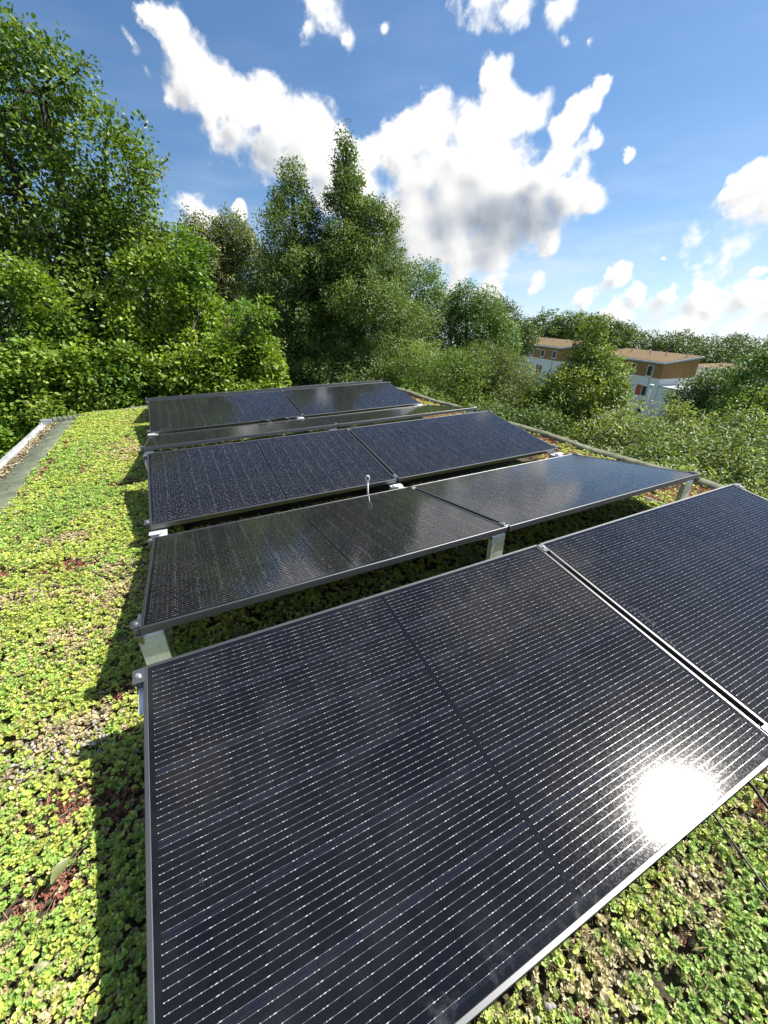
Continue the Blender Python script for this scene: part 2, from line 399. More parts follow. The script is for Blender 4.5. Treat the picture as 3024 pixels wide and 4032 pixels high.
    # sparkle of the textured solar glass: fine facets scatter a weak, wide lobe
    grain = smooth(nt, noise(nt, co, 190, 2, .65), .50, .60)
    setin(nt, b.inputs['Coat Weight'], math_(nt, 'MULTIPLY_ADD', grain, .15, .0)); b.inputs['Coat Roughness'].default_value = .165
    return m
M_cell = cell_material()
# ------------------------------------------------------------------ our roof (structure)
SURF = -.165                                     # substrate level; the sedum mat stands about 4 cm above it
def surf_z(y): return SURF - .0075 * np.maximum(y, 0)
YF = 6.78; XL, XR = -1.07, 4.05; YN = -3.2
mb = MB()
for (x0, x1, y0, y1, z0, z1) in ((-1.42, 4.32, YN, YF + .12, -7.2, -.27),):
    mb.box(x0, x1, y0, y1, z0, z1)
tag(mb.build('roof', M_render), kind='structure')
mb = MB(); n = 24
ys = np.linspace(YN, YF, n)
V = []; F = []
for i, y in enumerate(ys):
    V += [(XL - .01, y, surf_z(y)), (XR, y, surf_z(y))]
    if i: F.append((2 * i - 2, 2 * i - 1, 2 * i + 1, 2 * i))
V += [(XL - .01, YN, -.268), (XR, YN, -.268)]
mb.add(V, F)
V = []; F = []
for i, y in enumerate(ys):
    yy = min(y, 6.3); V += [(-1.396, yy, surf_z(yy) + .018), (-1.315, yy, surf_z(yy) + .022)]
    if i: F.append((2 * i - 2, 2 * i - 1, 2 * i + 1, 2 * i))
mb.add(V, F)
tag(mb.build('roof_substrate', M_soil), kind='structure')
# felt strip along the gutter, with the upstand at its far end
mb = MB(); V = []; F = []
prof = [(-1.335, -.03), (-1.30, .0), (-1.18, .012), (-1.06, .012), (-1.05, -.04)]
ny = 60
r_ = random.Random(3)
for i in range(ny):
    y = YN + (6.28 - YN) * i / (ny - 1)
    for (x, z) in prof:
        V.append((x + r_.uniform(-.004, .004), y, float(surf_z(y)) + .025 + z + r_.uniform(-.002, .002)))
for i in range(ny - 1):
    for k in range(4):
        a = i * 5 + k; F.append((a, a + 1, a + 6, a + 5))
mb.add(V, F, True)
tag(mb.build('felt_path', M_felt), kind='structure')

# upstand (kerb) round the roof: right, far and the far left corner, each its own
def kerb_bar(name, p0, p1, w, h, label, mat=M_kerb, round_=True, seed=1):
    mb = MB(); p0 = Vector(p0); p1 = Vector(p1); d = (p1 - p0); L = d.length; d.normalize(); s = Vector((d.y, -d.x, 0))
    m = 16; k = 44; V = []; F = []; r_ = random.Random(seed)
    for i in range(k):
        p = p0 + d * L * i / (k - 1)
        wob = .010 * math.sin(i * .9 + seed) + r_.uniform(-.004, .004)
        V.append(p + s * (-w / 2) + Vector((0, 0, -.09)))
        for j in range(m - 2):
            a = math.pi * j / (m - 3)
            V.append(p + s * (-math.cos(a) * w / 2) + Vector((0, 0, max(0., math.sin(a)) ** .7 * h + wob + r_.uniform(-.003, .003))))
        V.append(p + s * (w / 2) + Vector((0, 0, -.09)))
    for i in range(k - 1):
        for j in range(m - 1):
            a = i * m + j; F.append((a, a + m, a + m + 1, a + 1))
    F.append(tuple(range(m))); F.append(tuple(range(k * m - 1, (k - 1) * m - 1, -1)))
    mb.add(V, F, True)
    return tag(mb.build(name, mat), label, 'kerb')
kerb_bar('roof_kerb', (4.10, YN, -.155), (4.10, YF, -.20), .12, .075, 'long mossy felt-covered roof kerb running along the right side beside the shrubs', seed=4)
kerb_bar('roof_kerb', (-.92, YF + .06, -.235), (4.04, YF + .06, -.235), .10, .06, 'low rounded kerb at the far end of the roof behind the last panel row', seed=9)
kerb_bar('roof_upstand', (-1.36, 6.36, -.215), (-1.0, 6.42, -.215), .10, .085, 'short grey felt upstand closing the far end of the felt path beside the gutter', M_felt, seed=12)

# gutter
g = empty('roof_gutter', (-1.42, 0, -.17), 'pale metal gutter edging the left side of the roof beside the felt path', 'gutter')
mb = MB(); V = []; F = []
prof = [(-1.475, -.115), (-1.478, -.108), (-1.468, -.108), (-1.462, -.135), (-1.44, -.155), (-1.40, -.160), (-1.37, -.150), (-1.352, -.128), (-1.338, -.122), (-1.338, -.128), (-1.356, -.138), (-1.40, -.172), (-1.45, -.165), (-1.474, -.14)]
K = 40; m = len(prof)
for i in range(K):
    y = YN + (6.30 - YN) * i / (K - 1)
    for x, z in prof: V.append((-1.478 + (x + 1.478) * .62 + 1.42, y, z - .02 - .0075 * max(y, 0) + .17))
for i in range(K - 1):
    for k in range(m):
        F.append((i * m + k, i * m + (k + 1) % m, (i + 1) * m + (k + 1) % m, (i + 1) * m + k))
F.append(tuple(range(m))); F.append(tuple(range(K * m - 1, (K - 1) * m - 1, -1)))
mb.add(V, F, False); mb.build('channel', M_zinc, g)
mb = MB(); mb.box(-.07, .06, 6.302, 6.33, -.06, .030); bevel(mb.build('end_cap', M_zinc, g), .006)
for y in (.6, 2.2, 3.8, 5.4):
    mb = MB(); mb.box(-.060, .030, y, y + .03, -.0065 * y * 1.15 + .006 + .0, -.0065 * y * 1.15 + .011); mb.build('strap', M_galv, g)

# ------------------------------------------------------------------ solar panels
def frame_mesh():
    pr = [(0, -.031), (0, -.0015), (.0015, 0), (.0105, 0), (.012, -.0015), (.012, -.006), (.0025, -.0065), (.0025, -.029), (.024, -.029), (.024, -.031)]
    V = []; F = []
    for (i, z) in pr: V += [(i, i, z), (PW - i, i, z), (PW - i, PH - i, z), (i, PH - i, z)]
    n = len(pr)
    for k in range(n):
        k2 = (k + 1) % n
        for c in range(4):
            c2 = (c + 1) % 4
            F.append((k * 4 + c, k * 4 + c2, k2 * 4 + c2, k2 * 4 + c))
    mb = MB(); mb.add(V, F); return mb.mesh('frame', M_frame)
FRAME = frame_mesh()
mb = MB(); mb.box(.0115, PW - .0115, .0115, PH - .0115, -.0055, -.0022); GLASS = mb.mesh('cell_glass', M_cell)
mb = MB(); mb.box(PW / 2 - .05, PW / 2 + .05, PH * .5 - .05, PH * .5 + .05, -.028, -.0062); JBOX = mb.mesh('junction_box', M_cable)

ROWS = [('A', 1, 0., -.6819, -.0113), ('B', -1, -.016, 1.6295, -.0046), ('C', 1, -.0345, 1.7793, .0062), ('D', -1, -.0644, 4.0776, .0091), ('E', 1, -.0691, 4.2521, .0006), ('F', -1, -.085, 6.56, .0006)]
PDESC = {('A', 0): 'large black solar panel in the foreground carrying the bright sun glint', ('A', 1): 'black solar panel right of the foreground one, smeared with pale dirt',
 ('B', 0): 'black solar panel on a galvanised post directly behind the foreground panel, left of its row', ('B', 1): 'solar panel of the second row reflecting blue sky, right of the narrow gap',
 ('C', 0): 'dark blue-black solar panel with the ring bolt at its front edge', ('C', 1): 'solar panel on the right of the third row, in front of the small leafy tree',
 ('D', 0): 'left one of the two thin foreshortened solar panels tilted away, seen almost edge on', ('D', 1): 'right one of the two thin foreshortened solar panels tilted away, tapering to a point',
 ('E', 0): 'left panel of the farthest visible solar row, below the light green oak branches', ('E', 1): 'right panel of the farthest visible solar row, nearest to the pointed dark trees',
 ('F', 0): 'black edge of a solar panel peeping over the far row, left half', ('F', 1): 'black edge of a solar panel peeping over the far row, right half'}
RM = {}
for (nm, s, x0, yl, zl) in ROWS:
    for k in range(2):
        ox = x0 + k * (PW + PG)
        if s > 0: M = Matrix.Translation((ox, yl, zl)) @ Matrix.Rotation(TILT, 4, 'X')
        else: M = Matrix.Translation((ox + PW, yl, zl)) @ Matrix.Rotation(math.pi, 4, 'Z') @ Matrix.Rotation(TILT, 4, 'X')
        o = empty('solar_panel', (0, 0, 0), PDESC[(nm, k)], 'solar panel', 'black solar panels mounted in rows on the green roof')
        o.matrix_world = M; RM[(nm, k)] = o
        link('frame', FRAME, o); link('cell_glass', GLASS, o); link('junction_box', JBOX, o)

# pale dirt smears on the right-hand foreground panel and elsewhere: thin flakes lying on the glass
M_smear = noisy('dried_dirt', [(.3, (.06, .062, .065)), (.7, (.16, .165, .17))], 300, .8)
def smear(panel, pts, n, spread, seed, size=(.002, .006)):
    r_ = random.Random(seed); mb = MB()
    for i in range(n):
        t = r_.random() * (len(pts) - 1); a = int(t); u = t - a
        x = pts[a][0] * (1 - u) + pts[a + 1][0] * u + r_.gauss(0, spread); y = pts[a][1] * (1 - u) + pts[a + 1][1] * u + r_.gauss(0, spread)
        w = r_.uniform(*size); l = w * r_.uniform(.5, 2.4); th = r_.uniform(.5, 1.1)
        c, s = math.cos(th), math.sin(th)
        V = [(x + c * dx * l - s * dy * w, y + s * dx * l + c * dy * w, -.0016) for dx, dy in ((-.5, -.2), (.1, -.5), (.5, .1), (-.1, .5))]
        mb.add(V, [(0, 1, 2, 3)])
    return tag(mb.build('dirt_smear', M_smear, panel), kind='stuff')

# ------------------------------------------------------------------ brackets, clamps
def clamp(parent, M, wide=.020, long=.055):
    """end or middle clamp: block with a lip over the frame edge and a bolt"""
    mb = MB(); mb.box(-wide / 2, wide / 2, -long / 2, long / 2, -.030, -.004, M); mb.box(-wide / 2 - .007, wide / 2 + .007, -long / 2, long / 2, .0006, .0040, M)
    mb.box(-.004, .004, -long / 2 + .003, long / 2 - .003, -.004, .0006, M)
    c = bevel(mb.build('clamp', M_clamp, parent), .0012, 1)
    mb = MB(); mb.cyl(0, 0, .0040, .0055, .009, 14, M); mb.cyl(0, 0, .0055, .0115, .0065, 6, M)
    mb.build('bolt', M_bolt, c)

def bent_post(mb, x0, x1, yf, zt, zb, d=1):
    """sheet post: vertical face at yf, rounded shoulder, tongue running back under the panel (direction d)"""
    t = .0025
    pts = [(yf, zb), (yf, zt - .03)]
    for k in range(1, 7):
        a = math.pi / 2 * k / 6
        pts.append((yf + d * .03 * (1 - math.cos(a)), zt - .03 + .03 * math.sin(a)))
    pts.append((yf + d * .14, zt - .015))
    V = []; F = []
    nrm = []
    for i, (y, z) in enumerate(pts):
        a = Vector(pts[max(0, i - 1)]); b_ = Vector(pts[min(len(pts) - 1, i + 1)]); tg = (b_ - a).normalized(); nn = (-tg.y * d, tg.x * d)
        nn = Vector((tg.y, -tg.x)) * (1 if d > 0 else -1)
        for x in (x0, x1):
            V.append((x, y, z)); V.append((x, y - nn.x * t, z - nn.y * t))
    for i in range(len(pts) - 1):
        a = i * 4; b_ = a + 4
        F += [(a, a + 2, b_ + 2, b_), (a + 1, b_ + 1, b_ + 3, a + 3), (a, b_, b_ + 1, a + 1), (a + 2, a + 3, b_ + 3, b_ + 2)]
    mb.add(V, F)
    # folded side flanges
    for x in (x0, x1 - t):
        mb.box(x, x + t, yf + (t if d > 0 else -.028), yf + (.028 if d > 0 else -t), zb, zt - .035)

XS = lambda x0: [x0 + .025, x0 + PW - .033, x0 + 2 * PW + PG - .06]
POSN = ['left', 'middle', 'right']
def frame_x(x0): return [x0 - .0125, x0 + PW + PG / 2, x0 + 2 * PW + PG + .0125]
def row(nm): return next(r for r in ROWS if r[0] == nm)
def on_row(nm, X, v):   # matrix on a row's glass plane at world X and slope distance v, local x to the right
    _, s, x0, yl, zl = row(nm)
    if s > 0: return Matrix.Translation((X, yl, zl)) @ Matrix.Rotation(TILT, 4, 'X') @ Matrix.Translation((0, v, 0))
    return Matrix.Translation((X, yl, zl)) @ Matrix.Rotation(-TILT, 4, 'X') @ Matrix.Translation((0, -v, 0))

RL = {('AB', 0): 'galvanised post under the left front corner of the second solar row', ('AB', 1): 'galvanised post under the gap between the two second-row panels', ('AB', 2): 'galvanised post under the right-hand corner of the second solar row above red sedum',
 ('CD', 0): 'small metal ridge bracket at the left end between the third and fourth solar rows', ('CD', 1): 'small metal ridge bracket in the middle between the third and fourth solar rows', ('CD', 2): 'pale metal ridge bracket at the right tip of the fourth solar row',
 ('EF', 0): 'metal ridge bracket at the far left corner of the last solar row', ('EF', 1): 'metal ridge bracket at the top of the seam in the last solar row', ('EF', 2): 'metal ridge bracket at the top right corner of the last solar row'}
for (lo, hi) in (('A', 'B'), ('C', 'D'), ('E', 'F')):
    fl, fh = row(lo), row(hi); yl = fl[3] + PH * math.cos(TILT); yh = fh[3] - PH * math.cos(TILT)
    zl = fl[4] + PH * math.sin(TILT); zh = fh[4] + PH * math.sin(TILT)
    for k in range(3):
        xa = XS(fl[2])[k]; xb = XS(fh[2])[k]
        sz = float(surf_z(yh)) + .012
        t = empty('ridge_bracket', (xb, (yl + yh) / 2, sz), RL[(lo + hi, k)], 'bracket', 'galvanised ridge brackets holding the high panel edges')
        def rel(o):
            o.matrix_parent_inverse = Matrix.Translation(-Vector(t.location)); return o
        mb = MB(); bent_post(mb, xb - .043, xb + .043, yh + .012, zh - .033, sz, 1)
        for q in (.06, .11):   # pressed beads across the sheet
            mb.box(xb - .041, xb + .041, yh + .0098, yh + .0118, zh - .033 - q - .0015, zh - .033 - q + .0015)
        rel(mb.build('front_post', M_galv, t))
        mb = MB(); bent_post(mb, xa - .043, xa + .043, yl - .012, zl - .033, float(surf_z(yl)) + .012, -1); rel(mb.build('rear_post', M_galv, t))
        mb = MB(); mb.box(xb - .03, xb + .03, yl - .5, yh + .55, sz - .012, sz + .001); mb.box(xb - .03, xb - .027, yl - .5, yh + .55, sz + .001, sz + .03); mb.box(xb + .027, xb + .03, yl - .5, yh + .55, sz + .001, sz + .03)
        rel(mb.build('base_rail', M_galv, t))
        mb = MB()
        for dx in (-.028, .028): mb.tube([(xb + dx, yh + .035, zh - .06), (xb + dx, yh + .36, sz + .02)], .006, 6)
        rel(mb.build('brace', M_galv, t))
        for nm in (lo, hi):
            X = frame_x(row(nm)[2])[k]
            n0 = len(bpy.data.objects)
            before = set(o.name for o in t.children)
            clamp(t, on_row(nm, X, PH - .036), .020)
            for o in t.children:
                if o.name not in before: rel(o)
            if k != 1:   # hook plate carrying the end clamp
                sgn = -1 if k == 0 else 1
                M = on_row(nm, X, PH - .036)
                mb = MB(); V = [tuple(M @ Vector(p)) for p in ((-.012, -.04, -.031), (.012, -.04, -.031), (.012, .04, -.031), (-.012, .04, -.031), (.004, -.012, -.085), (.010, -.012, -.085), (.010, .012, -.085), (.004, .012, -.085))]
                mb.add(V, [(0, 1, 2, 3), (0, 4, 5, 1), (1, 5, 6, 2), (2, 6, 7, 3), (3, 7, 4, 0), (4, 7, 6, 5)])
                rel(mb.build('hook_plate', M_clamp, t))
VL = {('BC', 0): 'flat metal foot bracket at the left end between second and third solar rows', ('BC', 1): 'flat metal foot bracket in the middle of the valley, right of the ring bolt', ('BC', 2): 'flat metal foot bracket at the right corner of the third solar row beside red sedum',
 ('DE', 0): 'tiny metal foot bracket at the left of the valley before the last solar row', ('DE', 1): 'tiny metal foot bracket in the middle of the valley before the last solar row', ('DE', 2): 'tiny metal foot bracket at the right corner of the last solar row',
 ('A', 2): 'metal foot bracket at the lower right corner of the front row', ('A', 1): 'metal clamp foot at the bottom of the seam between the foreground panels', ('A', 0): 'metal foot bracket at the lower left corner of the foreground panel'}
for (lo, hi) in (('B', 'C'), ('D', 'E'), ('A', None)):
    a = row(lo); b_ = row(hi) if hi else None
    for k in range(3):
        xb = XS(a[2])[k]
        y0 = a[3]; y1 = b_[3] if b_ else a[3]
        ym = (y0 + y1) / 2; sz = float(surf_z(ym)) + .012
        t = empty('foot_bracket', (xb, ym, sz), VL[(lo + (hi or ''), k)], 'bracket', 'galvanised foot brackets holding the low panel edges')
        def rel(o):
            o.matrix_parent_inverse = Matrix.Translation(-Vector(t.location)); return o
        zt = a[4] - .034
        mb = MB(); mb.box(xb - .045, xb + .045, y0 - .03 if hi else y0 + .01, y1 + .03 if hi else y0 + .09, zt - .004, zt - .001)
        rel(bevel(mb.build('cross_plate', M_galv, t), .001, 1))
        mb = MB()
        for dx in (-.035, .032): mb.box(xb + dx, xb + dx + .003, (y0 - .02) if hi else y0 + .012, (y1 + .02) if hi else y0 + .08, sz, zt - .0042)
        mb.box(xb - .05, xb + .05, (y0 - .03) if hi else y0, (y1 + .03) if hi else y0 + .09, sz - .006, sz + .002)
        rel(mb.build('foot', M_galv, t))
        for nm in (lo, hi):
            if nm is None: continue
            X = frame_x(row(nm)[2])[k]
            before = set(o.name for o in t.children)
            clamp(t, on_row(nm, X, .045), .020)
            for o in t.children:
                if o.name not in before: rel(o)
        if hi:
            mb = MB(); mb.box(xb - .05, xb + .02, ym - .020, ym + .022, a[4] - .012, a[4] - .006); mb.box(xb - .05, xb + .02, ym + .018, ym + .022, a[4] - .0335, a[4] - .0122)
            rel(bevel(mb.build('tongue', M_galv, t), .001, 1))

# ring bolt in the valley
RINGZ = .088
t = empty('ring_bolt', (1.408, 1.705, -.165), 'pale metal ring bolt on a rod standing in the gap between the panel rows', 'anchor')
mb = MB(); mb.cyl(0, 0, -.005, .012, .055, 20); bevel(mb.build('base_plate', M_galv, t), .002)
ZR = RINGZ + .165
mb = MB(); mb.tube([(0, 0, .012), (0, 0, ZR - .026)], .0060, 12); mb.cyl(0, 0, .012, .03, .014, 6); mb.build('rod', M_galv, t)
mb = MB()
pts = []
for k in range(25):
    a = 2 * math.pi * k / 24
    pts.append((math.sin(a) * .0115, -math.sin(a) * .004, ZR - math.cos(a) * .020))
mb.tube(pts, .0055, 10, cap=False)
mb.tube([(0, 0, ZR - .034), (0, 0, ZR - .020)], [.0085, .007], 12)
mb.build('ring', plain('cast_zinc_ring', (.78, .78, .76), .45, .3), t)

# cables
def cable(name, pts, r, label):
    mb = MB(); P = []
    for i in range(len(pts) - 1):
        for u in range(8):
            f = u / 8; a = Vector(pts[max(i - 1, 0)]); b = Vector(pts[i]); c = Vector(pts[i + 1]); d = Vector(pts[min(i + 2, len(pts) - 1)])
            P.append(.5 * ((2 * b) + (c - a) * f + (2 * a - 5 * b + 4 * c - d) * f * f + (3 * b - a - 3 * c + d) * f ** 3))
    P.append(Vector(pts[-1])); mb.tube(P, r, 8)
    return tag(mb.build(name, M_cable), label, 'cable')
cable('power_cable', [(1.50, -.35, -.09), (1.44, -.58, -.085), (1.39, -.68, -.088), (1.34, -.80, -.09), (1.28, -.95, -.088), (1.24, -1.15, -.09), (1.1, -1.5, -.1)], .0030, 'thin black cable leaving the panel under the sun glint across the sedum')
cable('power_cable', [(1.62, -.45, -.085), (1.585, -.66, -.088), (1.555, -.72, -.086), (1.53, -.80, -.09), (1.52, -1.0, -.09), (1.6, -1.4, -.1)], .0050, 'thicker black cable at the right edge beside the small red sedum patch')
r_ = random.Random(5)
mb = MB()
P = [(1.05, 4.16, -.06), (1.10, 4.165, .012), (1.18, 4.17, .018), (1.26, 4.16, -.02), (1.3, 4.165, .015), (1.42, 4.17, .02), (1.5, 4.16, -.04)]
cable('panel_lead', P, .006, 'dark cable loops between the fourth and last solar rows')

# pale timber battens by the right edge
mb = MB(); mb.box(-.16, .16, -.022, .022, 0, .035)
o = bevel(mb.build('timber_batten', M_timber), .004); o.location = (3.52, 1.02, -.145); o.rotation_euler = (0, 0, R(-62)); tag(o, 'short pale batten lying on red sedum below the right end of the second row', 'batten')
smear(RM[('A', 1)], [(.036, .606), (.060, .56), (.050, .50), (.035, .44), (.022, .38)], 150, .007, 1, (.001, .003))
smear(RM[('A', 1)], [(.10, .28), (.115, .262)], 26, .007, 2, (.001, .003))
smear(RM[('A', 0)], [(.110, .46), (.107, .43), (.112, .41)], 14, .003, 3, (.0007, .0018))
smear(RM[('A', 0)], [(1.66, .12), (1.69, .05), (1.60, .03)], 50, .02, 4, (.0015, .004))
# ------------------------------------------------------------------ sedum mat
def sedum():
    r = np.random.default_rng(21)
    Vs, Fs, Cs = [], [], []; nv = 0
    def under(x, y):
        """distance inside the panel field (0 outside)"""
        return (x > .10) & (x < 3.40) & (y > -.60) & (y < 6.5)
    RED = [(-.49, 1.76, .17, .09), (-.86, 1.85, .14, .08), (-.64, 3.70, .07, .12), (-.24, .22, .12, .075), (-.13, .16, .09, .10), (-.26, -.02, .08, .05), (-.26, 3.1, .16, .10), (-.99, 3.9, .05, .35), (-.96, 4.9, .05, .25), (.72, -.80, .10, .05), (1.64, -.64, .10, .05), (1.60, -.72, .08, .04), (-.12, .62, .10, .06), (1.08, -.79, .04, .03)]
    TAN = [(-.20, 1.42, .16, .35), (-.30, 1.0, .22, .14), (-.28, .48, .2, .12), (-.48, .38, .2, .07), (-.22, -.36, .10, .10), (-.3, 4.3, .3, .6), (-.7, .75, .12, .07), (.86, -.74, .14, .07), (.70, -.83, .14, .08), (1.22, -.75, .1, .05), (-.55, 2.2, .2, .12), (-.1, -.5, .12, .10), (-.62, 1.5, .2, .10), (-.2, 5.9, .35, .4)]
    GRN = [(-.28, 1.72, .13, .13), (-.85, 2.5, .3, .3), (-.62, 2.9, .3, .4), (-.5, -.05, .22, .3), (-.8, 4.3, .3, .6), (-.75, .6, .2, .25), (1.05, -.85, .25, .12)]
    def fieldv(P, L):
        v = np.zeros(len(P))
        for (x, y, a, b) in L:
            q = ((P[:, 0] - x) / a) ** 2 + ((P[:, 1] - y) / b) ** 2
            v = np.maximum(v, np.exp(-q * .9))
        return v
    zones = [  # x0,x1,y0,y1, rosettes per m2, rosette radius, leaves, leaf length
        (-1.07, .16, -1.0, .35, 2700, .0125, 9, .0135), (.16, 2.6, -1.35, -.56, 2600, .0125, 9, .0135),
        (-1.07, .16, .35, 1.7, 2100, .014, 9, .0150), (-1.07, .14, 1.7, 3.4, 1500, .016, 8, .018), (-1.07, .12, 3.4, 6.72, 900, .020, 8, .024),
        (.14, 3.5, .30, 1.15, 1000, .017, 8, .018), (.14, 3.5, 1.50, 1.92, 1200, .016, 8, .018), (.14, 3.5, 2.75, 3.3, 700, .02, 7, .022), (.14, 3.5, 4.0, 4.4, 700, .02, 7, .022),
        (3.40, 4.04, -.6, 2.6, 1400, .016, 8, .017), (3.40, 4.04, 2.6, 6.72, 800, .02, 8, .024), (.1, 3.5, 6.3, 6.75, 500, .02, 7, .024)]
    for (x0, x1, y0, y1, dens, rr, nl, ll) in zones:
        n = int((x1 - x0) * (y1 - y0) * dens * 2.7); ll = ll * .82
        P = np.stack([r.uniform(x0, x1, n), r.uniform(y0, y1, n)], 1)
        red = fieldv(P, RED); tan = fieldv(P, TAN); grn = fieldv(P, GRN)
        right = P[:, 0] > 3.36
        nz = vnoise(P, 5.5, 3); nz2 = vnoise(P, 17, 5); nz3 = vnoise(P, 48, 8)
        # bare spots
        keep = (nz2 * .5 + nz3 * .5 + r.normal(0, .10, n)) > .15
        keep &= ~((tan > .45) & (r.random(n) < .15))
        keep &= ~((P[:, 0] < -1.03) & (r.random(n) < .6 - .5 * nz2))
        P = P[keep]; red = red[keep]; tan = tan[keep]; grn = grn[keep]; right = right[keep]; nz = nz[keep]; nz2 = nz2[keep]; nz3 = nz3[keep]; n = len(P)
        sp = np.zeros(n, int)   # 0 lime, 1 fresh green, 2 tan, 3 red
        u = r.random(n)
        sp[u < .16 + .75 * grn + .25 * (nz > .62)] = 1
        u = r.random(n); sp[u < .15 + .62 * tan + .22 * (nz2 > .66)] = 2
        u = r.random(n); sp[(u < .85 * np.clip((red - .14) * 1.9, 0, 1) * (.45 + .9 * nz3))] = 3
        u = r.random(n); sp[(u < .004)] = 3
        u = r.random(n); sp[right & (u < .62 + .3 * (nz > .45))] = 3
        h = .026 + .020 * nz + .016 * nz2 + r.normal(0, .005, n) - .016 * (sp == 3) - .010 * (sp == 2)
        z = surf_z(P[:, 1]) + h
        base = np.array([[.50, .575, .125], [.34, .50, .11], [.58, .50, .29], [.40, .16, .12]])
        mixn = nz3[:, None]
        rc = base[sp] * (.78 + .44 * r.random((n, 1))) * (.82 + .3 * mixn)
        rc[sp == 0] += np.array([.05, .02, .01]) * (nz2[sp == 0, None] > .55) * r.random((int((sp == 0).sum()), 1))
        rc[sp == 3] += np.array([.10, .045, .03]) * r.random((int((sp == 3).sum()), 1)) ** 2
        rc = np.where((right & (sp == 3))[:, None], rc * np.array([1.15, 1.1, 1.0]), rc)
        if y1 < -.5: rc = rc * .78 + rc.mean(1, keepdims=True) * np.array([.20, .22, .16])
        # rosettes -> leaves
        k = nl
        ang = (np.arange(k) * 2.399)[None, :] + r.uniform(0, 6.28, (n, 1))
        t = (np.arange(k) / k)[None, :] * np.ones((n, 1))           # 0 outer .. 1 inner
        el = .15 + t * 1.0 + r.normal(0, .15, (n, k))
        lean = r.normal(0, .28, (n, 2))
        ax = np.stack([np.cos(ang) * np.cos(el) + lean[:, :1], np.sin(ang) * np.cos(el) + lean[:, 1:], np.sin(el)], -1)
        nn = np.stack([-np.cos(ang) * np.sin(el), -np.sin(ang) * np.sin(el), np.cos(el)], -1)
        size = ll * r.uniform(.75, 1.3, (n, 1)) * (1.05 - .45 * t)
        size = np.where((sp == 3)[:, None], size * .72, size)
        pos = np.stack([P[:, 0:1] + 0 * t, P[:, 1:2] + 0 * t, z[:, None] - .006 + t * .008], -1)
        pos = pos + r.normal(0, rr * .22, (n, k, 3)) * np.array([1, 1, .35])
        wd = size * np.where((sp == 3)[:, None], .42, r.uniform(.66, .95, (n, k)))
        col = rc[:, None, :] * (.85 + .3 * r.random((n, k, 1)))
        V, F = leaves(pos.reshape(-1, 3), ax.reshape(-1, 3), nn.reshape(-1, 3), size.ravel(), wd.ravel(), .16, .02)
        Vs.append(V); Fs.append(F + nv); nv += len(V); Cs.append(np.repeat(col.reshape(-1, 3), 2, 0))
        # dry stems and runners
        m = int(n * .32)
        q = r.integers(0, n, m); pp = np.stack([P[q, 0], P[q, 1], z[q] - .002 + r.uniform(-.012, .006, m)], 1) + r.normal(0, .006, (m, 3)) * [1, 1, .2]
        a = r.uniform(0, 6.28, m); A = np.stack([np.cos(a), np.sin(a), r.normal(.05, .22, m)], 1)
        V, F = leaves(pp, A, np.tile([0, 0, 1.], (m, 1)) + r.normal(0, .3, (m, 3)), r.uniform(.02, .055, m) * (ll / .0135) ** .5, r.uniform(.0016, .0032, m) * (ll / .0135) ** .6, .05, .06)
        c = np.array([[.40, .30, .17]]) * r.uniform(.45, 1.25, (m, 1)) * np.array([[1, 1, 1]])
        Vs.append(V); Fs.append(F + nv); nv += len(V); Cs.append(np.repeat(c, 2, 0))
    me = np_mesh('sedum', np.concatenate(Vs), np.concatenate(Fs), np.concatenate(Cs), M_sedum)
    o = link('sedum_mat', me); tag(o, 'yellow-green sedum ground cover with tan and red patches over the roof', 'ground cover', kind='stuff')
sedum()

